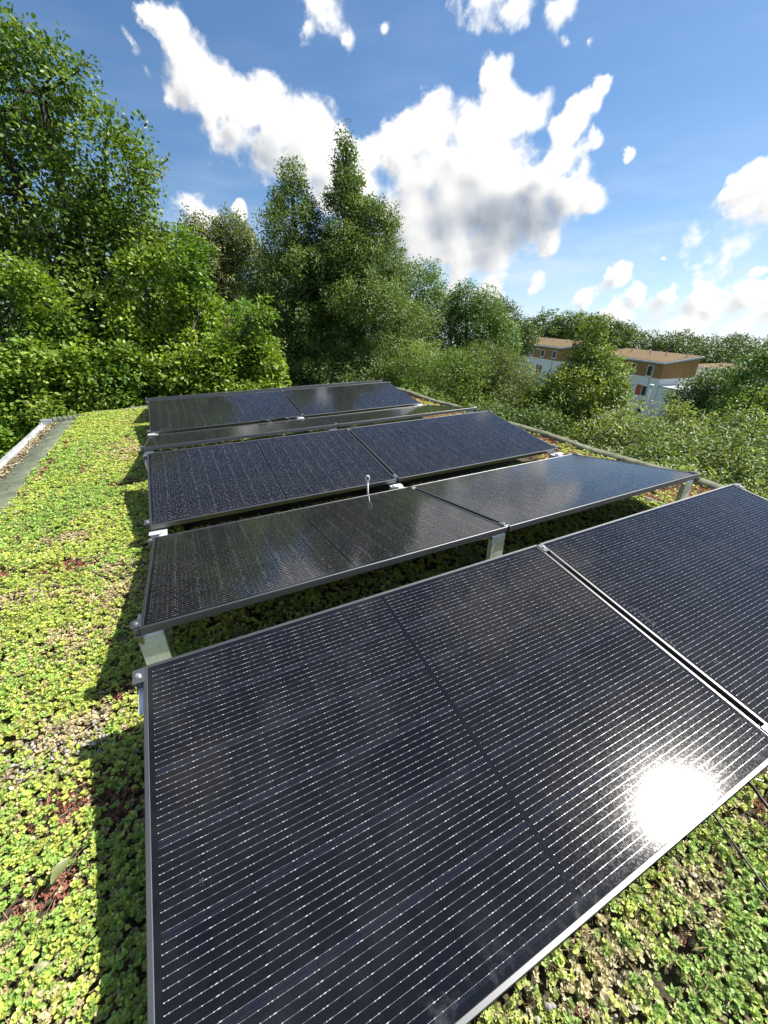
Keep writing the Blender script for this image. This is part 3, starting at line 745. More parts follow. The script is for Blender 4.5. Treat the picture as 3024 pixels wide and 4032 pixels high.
def gravel():
    r = np.random.default_rng(5); mbv = []; F = []; C = []; nv = 0
    ico = np.array([[1, 0, 0], [0, 1, 0], [-1, 0, 0], [0, -1, 0], [0, 0, 1], [0, 0, -1]], float)
    quads = np.array([[4, 0, 1, 1], [4, 1, 2, 2], [4, 2, 3, 3], [4, 3, 0, 0], [5, 1, 0, 0], [5, 2, 1, 1], [5, 3, 2, 2], [5, 0, 3, 3]])
    # bipyramid bevelled into 8-sided pebble: a ring of eight plus two caps
    ring = np.array([[math.cos(k * math.pi / 4), math.sin(k * math.pi / 4), 0] for k in range(8)])
    base = np.concatenate([ring * [.78, .78, 1] + [0, 0, .55], ring * [1, 1, 1] + [0, 0, 0]])
    q = [[k, (k + 1) % 8, 8 + (k + 1) % 8, 8 + k][::-1] for k in range(8)] + [[0, 1, 2, 3], [0, 3, 4, 7], [4, 5, 6, 7]]
    q = np.array(q)
    zones = [(-.29, .45, .20, .10, 330), (-.48, .38, .18, .06, 160), (-.30, -.36, .05, .05, 60), (-.62, 1.55, .12, .06, 80), (3.85, 1.2, .12, .6, 300), (3.8, 3.5, .12, 1.5, 350), (1.2, -.76, .1, .05, 25), (-.6, 1.5, .5, 2., 260), (.75, -.8, .15, .07, 50)]
    for (x, y, a, b, n) in zones:
        P = np.stack([r.normal(x, a * .6, n), r.normal(y, b * .6, n)], 1)
        P[:, 0] = np.clip(P[:, 0], -1.02, 4.0)
        s = r.uniform(.003, .0085, n); z = surf_z(P[:, 1]) + .03 + r.uniform(-.012, .012, n)
        M = np.linalg.qr(r.normal(size=(n, 3, 3)))[0]
        loc = base[None] * s[:, None, None] * r.uniform(.6, 1.2, (n, 1, 3))
        V = np.einsum('nij,nkj->nki', M, loc) + np.stack([P[:, 0], P[:, 1], z], 1)[:, None]
        mbv.append(V.reshape(-1, 3)); F.append((q[None] + (np.arange(n) * 16)[:, None, None]).reshape(-1, 4) + nv); nv += n * 16
        c = np.array([[.42, .38, .35]]) * r.uniform(.5, 1.25, (n, 1)); C.append(np.repeat(c, len(q), 0))
    me = np_mesh('gravel', np.concatenate(mbv), np.concatenate(F), np.concatenate(C), M_dry)
    tag(link('gravel', me), 'small grey-brown pebbles showing through bare spots of the sedum', 'gravel', kind='stuff')
gravel()

def litter():
    r = np.random.default_rng(15); n = 4200
    y = r.uniform(-.5, 6.25, n); x = -1.39 + np.abs(r.normal(0, .055, n)) + .004; x = np.minimum(x, -1.15)
    P = np.stack([x, y, surf_z(y) + .028 + r.uniform(-.02, .012, n) + .0], 1)
    a = r.uniform(0, 6.28, n); A = np.stack([np.cos(a), np.sin(a), r.normal(0, .25, n)], 1)
    Nn = np.stack([r.normal(0, .5, n), r.normal(0, .5, n), np.ones(n)], 1)
    V, F = leaves(P, A, Nn, r.uniform(.012, .034, n), r.uniform(.008, .02, n), .1, .1)
    pal = np.array([[.42, .33, .20], [.25, .17, .09], [.55, .48, .36], [.12, .08, .05], [.30, .28, .12]])
    c = pal[r.integers(0, 5, n)] * r.uniform(.7, 1.3, (n, 1))
    m = 130   # a few loose bits on the felt
    P2 = np.stack([r.uniform(-1.28, -1.08, m), r.uniform(-.5, 6.2, m), np.zeros(m)], 1); P2[:, 2] = surf_z(P2[:, 1]) + .042
    a = r.uniform(0, 6.28, m)
    V2, F2 = leaves(P2, np.stack([np.cos(a), np.sin(a), 0 * a], 1), np.tile([0, 0, 1.], (m, 1)), r.uniform(.008, .03, m), r.uniform(.004, .008, m), .05, .05)
    me = np_mesh('litter', np.concatenate([V, V2]), np.concatenate([F, F2 + len(V)]), np.concatenate([np.repeat(c, 2, 0), np.repeat(np.array([[.06, .05, .03]]) * r.uniform(.5, 2, (m, 1)), 2, 0)]), M_dry)
    tag(link('leaf_litter', me), 'dry brown leaf litter lying along the inner side of the gutter', 'leaf litter', kind='stuff')
litter()

# two fallen leaves and tall dry stalks on the sedum
def fallen_leaf(x, y, L, W, rot, label, col):
    V = []; F = []; n = 10
    for i in range(n + 1):
        u = i / n; w = W * max(0., math.sin(math.pi * min(1, u * .96 + .03))) ** .8 / 2
        z = .012 * math.sin(u * 3) + .004
        V += [(u * L - L / 2, -w, z + .006), (u * L - L / 2, 0, z), (u * L - L / 2, w, z + .007)]
        if i:
            a = i * 3; F += [(a - 3, a - 2, a + 1, a), (a - 2, a - 1, a + 2, a + 1)]
    V += [(L / 2 - .003, -.001, .006), (L / 2 + .02, -.001, .0), (L / 2 + .02, .001, .0), (L / 2 - .003, .001, .006)]
    n = len(V); F.append((n - 4, n - 3, n - 2, n - 1))
    mb = MB(); mb.add(V, F, True)
    o = mb.build('fallen_leaf', noisy('fallen_leaf_' + 'skin', [(.3, tuple(c * .7 for c in col)), (.7, col)], 60, .5)); o.location = (x, y, -.112); o.rotation_euler = (.12, -.1, rot)
    return tag(o, label, 'leaf')
fallen_leaf(-.235, .005, .058, .028, R(50), 'single olive-green fallen leaf lying on the sedum beside the foreground panel', (.17, .19, .06))
fallen_leaf(-.24, -.19, .035, .02, R(10), 'small pale fallen leaf on the sedum below the olive leaf', (.30, .32, .16))
def stalk(x, y, h, label, col=(.16, .05, .03)):
    r = random.Random(int(x * 1000)); mb = MB(); p = Vector((x, y, -.165)); P = [p.copy()]
    for k in range(6):
        p = p + Vector((r.uniform(-.01, .01), r.uniform(-.01, .01), h / 6)); P.append(p.copy())
    mb.tube(P, [.0022] * 6 + [.001], 5)
    for k in range(int(h / .01)):
        q = P[1 + k % 6] + Vector((r.uniform(-.01, .01), r.uniform(-.01, .01), r.uniform(-.01, .02))); a = r.uniform(0, 6.28)
        d = Vector((math.cos(a), math.sin(a), .6)) * r.uniform(.008, .018); s = Vector((-d.y, d.x, 0)).normalized() * .0022
        mb.add([q, q + d * .5 + s, q + d, q + d * .5 - s], [(0, 1, 2, 3)])
    tag(mb.build('dry_stalk', plain('dry_stalk_skin', col, .8)), label, 'stalk', 'thin dry stalks standing in the sedum')
stalk(-.86, 2.08, .30, 'tall thin red-brown stalk on the left of the sedum strip')
stalk(-.53, 1.72, .24, 'thin red-brown stalk standing in the red sedum patch')
stalk(-.42, 1.66, .16, 'short red-brown stalk nearest the solar rows')

# ------------------------------------------------------------------ terrain
def ground_z(x, y):
    a = x * .86 + y * .5
    return -7.1 - .115 * np.maximum(a - 9, 0) + .25 * np.sin(x * .11) * np.cos(y * .09)
def terrain():
    xs = np.unique(np.concatenate([np.linspace(-40, 40, 41), np.linspace(40, 420, 60), np.linspace(-160, -40, 15)])); ys = np.unique(np.concatenate([np.linspace(-60, 60, 50), np.linspace(60, 420, 50)]))
    X, Y = np.meshgrid(xs, ys, indexing='ij'); Z = ground_z(X, Y)
    V = np.stack([X, Y, Z], -1).reshape(-1, 3); ny = len(ys)
    i, j = np.meshgrid(np.arange(len(xs) - 1), np.arange(ny - 1), indexing='ij'); a = (i * ny + j).ravel()
    F = np.stack([a, a + ny, a + ny + 1, a + 1], 1)
    tag(link('ground', np_mesh('ground', V, F, None, M_ground)), kind='structure')
terrain()

# ------------------------------------------------------------------ trees
def tree(name, label, cat, base, lobes, n_sprig, per, sr, ll, lw, cols, seed, mat=None, up=.5, gap=0., gf=1.2, flat=.6, trunk_r=.16, droop=.0, twigs=60, shell=.55, group=None, limbs=True, cut=None, bumpy=.16, fill=-99):
    r = np.random.default_rng(seed); mat = mat or M_leaf
    L = np.array(lobes, float); c = L[:, :3]; ra = L[:, 3:6]
    w = (ra.prod(1)) ** (2 / 3); w /= w.sum()
    m = n_sprig * 3
    k = r.choice(len(L), m, p=w)
    d = norm(r.normal(size=(m, 3)))
    rad = r.uniform(shell ** 2.2, 1, m) ** (1 / 2.2)
    bump_ = 1 + bumpy * (2 * vnoise(d * 1.0 + k[:, None] * 3.1, 6.0, seed + 1) - 1) + r.normal(0, .045, m)
    P = c[k] + d * ra[k] * (rad * bump_)[:, None]
    # thin out what lies deep inside another lobe
    deep = np.zeros(m)
    for j in range(len(L)):
        q = np.sqrt((((P - c[j]) / ra[j]) ** 2).sum(1)); deep = np.maximum(deep, np.where(k == j, 0, 1 - q))
    keep = (deep < .28) | (r.random(m) < .15)
    if gap: keep &= vnoise(P, gf, seed + 2) > np.where(P[:, 2] < fill, .08, gap)
    if cut is not None: keep &= cut(P)
    P = P[keep][:n_sprig]; k = k[keep][:n_sprig]; d = d[keep][:n_sprig]; n = len(P)
    out = norm(d / ra[k] * ra[k].mean() * .8 + np.array([0, 0, up]) + r.normal(0, .25, (n, 3)))
    t = r.uniform(-1, 1, (n, per, 1))
    tang = r.normal(size=(n, per, 3)); tang -= (tang * out[:, None]).sum(-1, keepdims=True) * out[:, None]
    pos = P[:, None] + out[:, None] * t * sr + tang * sr * .42 * (1.15 - .55 * t) * np.array([1, 1, flat])
    ax = norm(tang * .9 + out[:, None] * .65 + np.array([0, 0, -droop]) + r.normal(0, .3, (n, per, 3)))
    nn = np.array([0, 0, .9]) + out[:, None] * .45 + r.normal(0, .55, (n, per, 3))
    size = ll * r.uniform(.6, 1.3, (n, per))
    cols = np.array(cols)
    u = np.clip(vnoise(P, .9 / max(.3, ra.mean() * .4), seed + 3) + r.normal(0, .18, n), 0, 1)[:, None]
    sc = (cols[0] * (1 - u) + cols[1] * u) * 1.3 * r.uniform(.8, 1.25, (n, 1))
    col = sc[:, None] * r.uniform(.7, 1.35, (n, per, 1))
    yel = (r.random((n, per, 1)) < .05) * r.random((n, per, 1)); col = col * (1 - yel) + np.array([.30, .30, .05]) * yel
    V, F = leaves(pos.reshape(-1, 3), ax.reshape(-1, 3), nn.reshape(-1, 3), size.ravel(), (size * lw * r.uniform(.8, 1.2, size.shape)).ravel(), .10, .12)
    o = empty(name, base, label, cat, group)
    me = np_mesh('crown', V - np.array(base), F, np.repeat(col.reshape(-1, 3), 2, 0), mat)
    link('crown', me, o)
    mb = MB(); rr = random.Random(seed); B = Vector((0, 0, 0))
    cc = Vector(c.mean(0)) - Vector(base)
    top = Vector(c[np.argmax(c[:, 2])]) - Vector(base)
    fork = Vector((cc.x * .5, cc.y * .5, max(1.2, cc.z * .62)))
    mb.tube([B - Vector((0, 0, .3)), Vector((0, 0, .25)), fork * .5 + Vector((rr.uniform(-.1, .1), rr.uniform(-.1, .1), 0)), fork, fork * .4 + top * .6, top], [trunk_r * 1.35, trunk_r * 1.1, trunk_r, trunk_r * .85, trunk_r * .5, trunk_r * .12], 9)
    if limbs:
        for j in range(len(L)):
            e = Vector(c[j]) - Vector(base); s = fork * .75 + top * .25 * rr.uniform(.2, .9)
            if (e - s).length < .3: continue
            mid = s.lerp(e, .5) + Vector((rr.uniform(-.2, .2), rr.uniform(-.2, .2), rr.uniform(-.1, .35)))
            mb.tube([s, mid, e], [trunk_r * .42, trunk_r * .3, trunk_r * .14], 6)
    qs = r.choice(n, min(n, twigs), replace=False)
    for q in qs:
        e = Vector(P[q]) - Vector(base); j = k[q]; s = Vector(c[j] + (P[q] - c[j]) * r.uniform(.0, .3)) - Vector(base)
        mid = s.lerp(e, .55) + Vector((rr.uniform(-.08, .08), rr.uniform(-.08, .08), rr.uniform(-.05, .12)))
        tr = trunk_r * .085
        mb.tube([s, mid, e], [tr * 1.4, tr, tr * .4], 4, cap=False)
    mb.build('trunk', M_bark, o)
    return o
def gz(x, y): return float(ground_z(np.array(x), np.array(y)))
def cone_lobes(x, y, z0, z1, r0, n, seed, power=.9, jit=.25):
    """stacked, shrinking lobes: a pointed tree"""
    r = random.Random(seed); L = []
    for i in range(n):
        u = (i + .3) / n; h = z0 + (z1 - z0) * u; rad = r0 * (1 - u) ** power + .06
        m = max(1, int(5 * (1 - u) + .5))
        for k in range(m):
            a = k * 2 * math.pi / m + i * 1.3 + r.uniform(-.4, .4); q = rad * (.55 if m > 1 else 0)
            s = rad * r.uniform(.5, .75) if m > 1 else rad
            L.append((x + math.cos(a) * q + r.uniform(-jit, jit) * rad, y + math.sin(a) * q + r.uniform(-jit, jit) * rad, h + r.uniform(-.15, .15), s, s, (z1 - z0) / n * r.uniform(.8, 1.25)))
    return L

OAK = [(.044, .094, .017), (.145, .205, .028)]
LIGHT = [(.075, .15, .018), (.19, .255, .032)]
CON = [(.052, .092, .022), (.125, .175, .046)]
OLIVE = [(.072, .130, .022), (.155, .215, .046)]
MID = [(.050, .108, .018), (.125, .195, .032)]
FAR = [(.036, .072, .017), (.088, .128, .030)]

tree('oak_tree', 'tall dark green oak filling the upper left, its top reaching above the frame edge', 'tree', (-1.6, 11.6, gz(-1.6, 11.6)),
     [(-.85, 10.8, 4.75, .9, 1, .95), (-1.75, 11.2, 4.5, 1.2, 1.2, 1.0), (-3.0, 11.4, 3.9, 1.5, 1.5, 1.6), (-.1, 10.6, 3.7, .95, 1.1, .8), (-1.4, 11.0, 3.2, 1.6, 1.5, 1.3), (.15, 10.7, 2.75, .95, 1.1, .8), (-.9, 10.8, 1.9, 1.6, 1.5, 1.2), (.35, 10.8, 1.7, .95, 1.1, 1.0), (.75, 10.9, .9, 1.0, 1.1, 1.0), (-2.4, 11.2, 1.4, 1.9, 1.5, 1.6), (-.7, 11.2, -.2, 2.0, 1.5, 1.6), (-3.2, 11.0, -.9, 1.8, 1.5, 2.0), (.9, 11.4, -.6, 1.3, 1.3, 1.3), (-1.2, 11, -2.6, 2.4, 1.5, 1.6), (-2.6, 13, -.6, 3.2, 1.2, 2.2), (-.6, 13, .2, 2.2, 1.2, 2.0)],
     3300, 52, .27, .078, .64, OAK, 11, up=.45, fill=.9, gap=.31, gf=2.8, trunk_r=.30, twigs=260, flat=.55)
tree('young_oak', 'bright light green oak with spreading branches just beyond the far roof edge', 'tree', (-.2, 9.3, gz(-.2, 9.3)),
     [(-2.3, 8.3, .05, .8, .8, .55), (-1.55, 8.5, .35, .7, .8, .45), (-.75, 8.3, .15, .8, .8, .5), (.05, 8.5, .55, .7, .8, .42), (.6, 8.4, .15, .75, .7, .5), (.95, 8.6, 1.15, .55, .6, .55), (1.0, 8.7, 1.9, .38, .4, .55), (1.55, 8.6, 1.15, .50, .6, .40), (1.45, 8.4, .45, .65, .7, .40), (-2.3, 8.9, .95, .5, .6, .34), (-1.25, 8.9, 1.15, .45, .5, .30), (-.35, 8.9, 1.2, .42, .5, .30), (-1.7, 9.1, 1.7, .4, .5, .25), (.2, 9.0, 1.9, .35, .4, .25), (2.0, 8.4, 1.15, .35, .4, .22), (2.05, 8.4, .30, .35, .5, .3), (1.9, 8.4, -.25, .45, .5, .3), (1.1, 8.2, -.3, .8, .7, .4), (-.3, 8.0, -.55, .9, .7, .45), (-1.6, 8.0, -.5, .8, .8, .5), (-2.2, 7.6, -1.1, .75, .9, .7), (-2.4, 6.6, -1.5, .75, 1.0, .8), (-2.2, 5.2, -1.9, .6, 1.0, .8)],
     1500, 54, .23, .074, .68, LIGHT, 12, up=.35, gap=.34, gf=3.4, trunk_r=.17, twigs=260, flat=.45, shell=.35)
tree('pointed_tree', 'dark pointed tree with small pale-flecked leaves, left and shorter one of the close pair', 'tree', (4.45, 13.9, gz(4.45, 13.9)),
     cone_lobes(4.55, 13.9, -3.0, 5.15, 3.0, 17, 3, .78), 6800, 46, .23, .060, .60, CON, 13, M_gloss, up=.8, gap=.20, gf=3.0, trunk_r=.2, twigs=150)
tree('pointed_tree', 'taller dark pointed tree of the close pair, its slim tip standing against the white cloud', 'tree', (6.25, 13.5, gz(6.25, 13.5)),
     cone_lobes(6.55, 13.4, -3.0, 3.9, 2.75, 10, 4, .42) + cone_lobes(6.2, 13.5, 2.6, 5.8, 1.25, 10, 8, .95, .35), 7400, 46, .23, .060, .60, CON, 14, M_gloss, up=.8, gap=.20, gf=3.0, trunk_r=.2, twigs=150)
tree('birch_tree', 'olive drooping birch behind, seen between the oak and the pointed pair', 'tree', (2.6, 21.3, gz(2.6, 21.3)),
     [(2.4, 21, 3.4, .9, .9, 1.4), (2.9, 21.2, 2.2, 1.2, 1, 1.6), (1.8, 21.2, 2.0, 1.1, 1, 1.5), (2.4, 21, .4, 1.7, 1.2, 1.6)],
     2000, 22, .24, .085, .6, [(.10, .12, .034), (.18, .175, .065)], 15, up=-.25, gap=.08, droop=.6, trunk_r=.14)
tree('birch_tree', 'second olive birch close against the left pointed tree, slightly taller', 'tree', (4.0, 21.5, gz(4, 21.5)),
     [(3.9, 21.2, 4.0, .9, .9, 1.1), (4.4, 21.2, 2.8, 1.2, 1, 1.5), (3.7, 21.4, 1.6, 1.3, 1, 1.6), (4.2, 21.2, .2, 1.7, 1.2, 1.6)],
     2000, 22, .24, .085, .6, [(.095, .125, .034), (.165, .175, .062)], 16, up=-.2, gap=.08, droop=.5, trunk_r=.14)
tree('alder_tree', 'mid green rounded tree rising just right of the pointed pair', 'tree', (10.4, 16.4, gz(10.4, 16.4)),
     [(10.4, 16.3, 2.0, 1.2, 1.2, 1.1), (11.2, 16.0, 1.2, 1.1, 1.1, 1.0), (9.6, 16.2, .9, 1.2, 1.2, 1.3), (10.6, 15.8, -.6, 1.8, 1.4, 1.5), (10.4, 16, -2.6, 2, 1.5, 1.6)],
     1400, 36, .26, .073, .62, MID, 17, M_gloss, up=.5, gap=.15, trunk_r=.17, twigs=80)
tree('alder_tree', 'broad mid green tree with a wispy top, second right of the pointed pair', 'tree', (12.6, 15.0, gz(12.6, 15.0)),
     [(12.0, 14.9, 1.5, .75, .8, .7), (12.9, 14.7, 1.0, .9, .9, .9), (12.2, 14.7, .4, 1.2, 1.1, 1.0), (13.4, 14.4, .0, 1.0, 1.0, 1.0), (12.4, 14.4, -1.2, 1.7, 1.3, 1.4), (12.6, 14.6, -3.0, 2, 1.4, 1.5)],
     1400, 36, .26, .073, .62, MID, 18, M_gloss, up=.55, gap=.15, trunk_r=.17, twigs=80)
tree('alder_tree', 'darker tree standing left of the building with the red-brown roof', 'tree', (16.0, 16.4, gz(16.0, 16.4)),
     [(15.4, 16.6, .9, 1.0, .9, .8), (16.0, 16.0, .0, 1.2, 1.1, 1.0), (15.2, 16.4, -1.0, 1.6, 1.2, 1.2), (15.8, 16.2, -3.0, 1.9, 1.4, 1.6)],
     1600, 20, .21, .08, .62, [(.035, .068, .018), (.07, .11, .028)], 19, up=.5, gap=.15, trunk_r=.16)
tree('willow_shrub', 'pale olive feathery shrub beyond the kerb, below the broad mid green tree', 'shrub', (7.1, 10.0, gz(7.1, 10)),
     [(6.9, 10.0, -.45, 1.0, .9, .8), (7.8, 9.5, -.55, .9, .9, .7), (7.4, 9.4, -1.4, 1.3, 1.1, 1.0), (6.4, 9.4, -1.5, 1.0, 1.0, 1.0), (7.1, 9.2, -2.8, 1.6, 1.2, 1.3)],
     1900, 22, .19, .070, .34, OLIVE, 20, up=.9, gap=.14, trunk_r=.06, twigs=120)
tree('willow_shrub', 'olive feathery shrub between the first pale shrub and the small leafy tree', 'shrub', (9.0, 9.4, gz(9, 9.4)),
     [(8.9, 9.6, -.45, .9, .9, .8), (9.7, 9.2, -.75, .8, .9, .7), (9.2, 9.0, -1.5, 1.2, 1.1, 1.0), (8.6, 8.6, -2.6, 1.5, 1.2, 1.2)],
     1600, 22, .19, .070, .36, [(.065, .10, .026), (.12, .15, .045)], 21, up=.9, gap=.14, trunk_r=.06, twigs=120)
tree('willow_shrub', 'upright feathery shoots growing against the kerb beside the fourth solar row', 'shrub', (5.0, 6.2, gz(5.0, 6.2)),
     [(4.85, 6.9, -.75, .35, .5, .55), (5.0, 5.9, -.9, .35, .6, .5), (5.2, 4.8, -1.0, .4, .6, .5), (5.3, 6.2, -1.8, .7, 1.4, .9)],
     520, 20, .15, .055, .34, OLIVE, 22, up=1.4, gap=.1, trunk_r=.04, twigs=60)
tree('leafy_tree', 'small bright leafy tree with a thin airy tip standing in front of the building', 'tree', (10.7, 7.2, gz(10.7, 7.2)),
     [(11.2, 7.8, .35, .30, .3, .75), (10.2, 7.6, -.75, .6, .6, .4), (11.55, 7.2, -.55, .5, .5, .55), (11.0, 7.5, -.25, .70, .7, .60), (10.6, 7.3, -.9, 1.05, 1.0, .75), (11.2, 6.9, -1.1, .75, .8, .7), (9.9, 7.4, -1.3, .95, .9, .7), (10.6, 6.9, -1.9, 1.35, 1.1, .9), (9.6, 7.0, -2.3, 1.1, 1.0, .9), (10.4, 6.8, -3.2, 1.5, 1.2, 1.1)],
     1900, 36, .22, .064, .62, [(.080, .130, .020), (.17, .215, .036)], 23, M_gloss, up=.6, gap=.16, gf=2.4, trunk_r=.09, twigs=160)
tree('alder_shrub', 'dark green shrub beyond the kerb at the foot of the small leafy tree', 'shrub', (8.0, 6.6, gz(8.0, 6.6)),
     [(7.4, 7.4, -1.55, .9, .9, .7), (8.4, 6.7, -1.75, 1.0, .9, .7), (7.4, 5.8, -2.1, 1.0, 1.0, .8), (8.4, 5.8, -2.5, 1.1, 1.0, .9)],
     1300, 20, .17, .062, .6, [(.050, .095, .018), (.12, .17, .034)], 24, M_gloss, up=.6, gap=.14, trunk_r=.06, twigs=80)
HB = [((9.8, 5.2), -.95, 1.35, 'pale green bush right of the small leafy tree, at the top of the bushy slope', 31), ((11.2, 3.9), -.75, 1.4, 'pale yellowish bush near the right frame edge, highest of the bushy slope', 32),
      ((8.1, 4.4), -1.55, 1.25, 'grey-green bush in the middle of the bushy slope beyond the kerb', 33), ((9.4, 3.0), -1.05, 1.3, 'light green bush at the right frame edge, below the pale yellowish one', 34),
      ((6.6, 3.9), -1.75, 1.2, 'green bush close to the kerb with a bright yellow-green edge', 35), ((7.4, 2.3), -1.15, 1.2, 'shaded grey-green bush at the right frame edge just above the front solar panel', 36), ((6.0, 1.8), -1.35, 1.0, 'bush beside the kerb behind the right tip of the second solar row', 37)]
for (x, y), zt, q, lb, sd_ in HB:
    r_ = random.Random(sd_)
    lob = [(x + r_.uniform(-.15, .15), y + r_.uniform(-.15, .15), zt - q * .55, q * .75, q * .75, q * .55)]
    for k in range(7):
        a = k * 6.28 / 7 + r_.uniform(-.3, .3); lob.append((x + math.cos(a) * q * .75, y + math.sin(a) * q * .75, zt - q * r_.uniform(.45, 1.05), q * r_.uniform(.4, .6), q * r_.uniform(.4, .6), q * r_.uniform(.35, .5)))
    lob.append((x, y, zt - q * 1.6, q * 1.25, q * 1.25, q * .9))
    f_ = r_.uniform(.85, 1.15)
    tree('hillside_bush', lb, 'bush', (x, y, gz(x, y)), lob, 980, 36, .22, .080, .42, [(.090 * f_, .130 * f_, .040 * f_), (.20 * f_, .24 * f_, .092 * f_)], sd_, up=.9, gap=.21, gf=2.8, trunk_r=.05, twigs=70, group='bushes on the slope right of the roof')
tree('dark_bush', 'dark green spreading bush in front of the building corner, right of the street lamp', 'bush', (22.2, 10.6, gz(22.2, 10.6)),
     [(22.4, 10.5, -2.6, 1.0, 1.0, .75), (22.8, 9.9, -2.2, 1.1, 1.0, .8), (23.2, 9.6, -2.1, 1.3, 1.2, .9), (22.6, 9.9, -3.6, 1.5, 1.3, 1.0), (23.4, 9.2, -3.4, 1.9, 1.6, 1.3), (24.4, 8.0, -2.2, 1.3, 1.2, 1.0)],
     1500, 18, .26, .10, .6, [(.032, .068, .016), (.075, .125, .026)], 41, up=.5, gap=.15, trunk_r=.14)
tree('edge_tree', 'green tree cut by the right frame edge beside the far low roofs', 'tree', (19.2, 6.8, gz(19.2, 6.8)),
     [(19.1, 6.75, -1.0, .95, .9, 1.0), (19.6, 6.1, -.6, 1.1, 1.0, .9), (19.0, 6.7, -2.2, 1.25, 1.1, 1.2), (19.4, 6.2, -3.5, 1.6, 1.4, 1.3)],
     1200, 18, .23, .09, .6, MID, 42, up=.5, gap=.15, trunk_r=.13)
# far crowns behind the left building: one build, copied
def far_tree(x, y, zt, q, label, seed, hue=1.):
    r_ = random.Random(seed); lob = [(x, y, zt - q * .55, q * .7, q * .7, q * .55)]
    for k in range(6):
        a = k * 6.28 / 6 + r_.uniform(-.3, .3); lob.append((x + math.cos(a) * q * .65, y + math.sin(a) * q * .65, zt - q * r_.uniform(.5, 1.), q * r_.uniform(.4, .6), q * r_.uniform(.4, .6), q * r_.uniform(.35, .5)))
    lob.append((x, y, zt - q * 1.5, q * 1.1, q * 1.1, q * .9))
    return tree('woodland_tree', label, 'tree', (x, y, gz(x, y)), lob, 620, 16, q * .13, q * .075, .62, [tuple(c * hue for c in FAR[0]), tuple(c * hue for c in FAR[1])], seed, up=.5, gap=.12, gf=.7, trunk_r=.35, twigs=10, group='woodland trees behind the left building', bumpy=.22)
far_tree(91.5, 86.5, 1.0, 6.0, 'woodland crown behind the left building, directly right of the darker near tree', 51, 1.1)
far_tree(96.5, 82.5, .9, 6.0, 'woodland crown behind the middle of the left building roof', 52, 1.2)
far_tree(102.5, 80.0, .3, 5.5, 'darker woodland crown farther back between the left building and the small leafy tree', 53, .85)
far_tree(104.5, 74.5, -1.2, 5.6, 'woodland crown just behind the thin airy tip of the small leafy tree', 54, .95)

def woodland():
    r = np.random.default_rng(61); C = []; q0 = []
    for i in range(64):
        u = r.uniform(0, 1); row_ = i % 3
        ang = R(29.5) + u * R(56)      # azimuth from +y towards +x
        dist = 150 + row_ * 14 + r.uniform(-6, 6)
        # the skyline falls away to the right
        top = -2.2 - 15.0 * min(u, .40) + r.uniform(-.9, .7) - .8 * (2 - row_) * .6
        q = r.uniform(4.0, 6.0); C.append((.27 + dist * math.sin(ang + R(20)), -.85 + dist * math.cos(ang + R(20)), top - q * .9)); q0.append(q)
    C = np.array(C); q0 = np.array(q0)
    n = 34000; k = r.integers(0, len(C), n); d = norm(r.normal(size=(n, 3)))
    bump_ = 1 + .32 * (2 * vnoise(d + k[:, None] * 2.7, 7, 3) - 1)
    P = C[k] + d * q0[k, None] * (r.uniform(.7, 1, n) * bump_)[:, None] * np.array([1, 1, .95])
    P[n // 2:, 2] -= q0[k[n // 2:]] * 1.1
    dark = vnoise(P, .35, 9)
    per = 7
    pos = P[:, None] + r.normal(0, .38, (n, per, 3)); ax = norm(r.normal(size=(n, per, 3)) + d[:, None] * .6)
    nn = np.array([0, 0, .9]) + d[:, None] * .6 + r.normal(0, .5, (n, per, 3))
    size = r.uniform(.30, .65, (n, per))
    u = np.clip(r.random(len(C))[k] * .7 + r.random(n) * .4, 0, 1)[:, None]
    col = (np.array(FAR[0]) * (1 - u) + np.array(FAR[1]) * u)[:, None] * r.uniform(.7, 1.3, (n, per, 1))
    V, F = leaves(pos.reshape(-1, 3), ax.reshape(-1, 3), nn.reshape(-1, 3), size.ravel(), (size * .65).ravel(), .1, .1)
    # trunks below the crowns
    mbv = [V]; mbf = [F]; nv = len(V); cc = [np.repeat(col.reshape(-1, 3), 2, 0)]
    for (x, y, z) in C:
        g0 = gz(x, y); w = .3
        vv = np.array([(x + sx * w, y + sy * w, zz) for zz in (g0, z) for (sx, sy) in ((-1, -1), (1, -1), (1, 1), (-1, 1))])
        ff = np.array([(0, 1, 5, 4), (1, 2, 6, 5), (2, 3, 7, 6), (3, 0, 4, 7)]); mbv.append(vv); mbf.append(ff + nv); nv += 8; cc.append(np.tile([.04, .032, .025], (4, 1)))
    # understorey
    tag(link('woodland', np_mesh('woodland', np.concatenate(mbv), np.concatenate(mbf), np.concatenate(cc), M_leaf)), 'dark green woodland closing the view along the right horizon', 'woodland', kind='stuff')
woodland()

# ------------------------------------------------------------------ buildings
M_ochre = noisy('ochre_facade', [(.3, (.27, .145, .05)), (.7, (.32, .18, .065))], .8, .85, detail=6)
M_white = noisy('white_render_facade', [(.3, (.72, .71, .68)), (.7, (.79, .77, .74))], .6, .85)
M_redp = plain('rust_red_panel', (.42, .10, .03), .6)
M_wfr = plain('white_window_frame', (.78, .78, .78), .4)
M_pane = plain('dark_window_glass', (.012, .014, .016), .06)
M_fascia = noisy('grey_zinc_fascia', [(.3, (.36, .38, .40)), (.7, (.48, .50, .52))], 2., .5, metallic=.3)
M_groof = noisy('reddish_green_roof', [(.25, (.095, .046, .018)), (.5, (.135, .082, .030)), (.75, (.14, .108, .036))], 1.4, .95, .6, 6, bd=.05)
D1 = Vector((.245, .9695, 0)); D2 = Vector((.9695, -.245, 0))
def Mb(cx, cy): return Matrix(((D2.x, D1.x, 0, cx), (D2.y, D1.y, 0, cy), (0, 0, 1, 0), (0, 0, 0, 1)))   # local x = depth, y = along the front
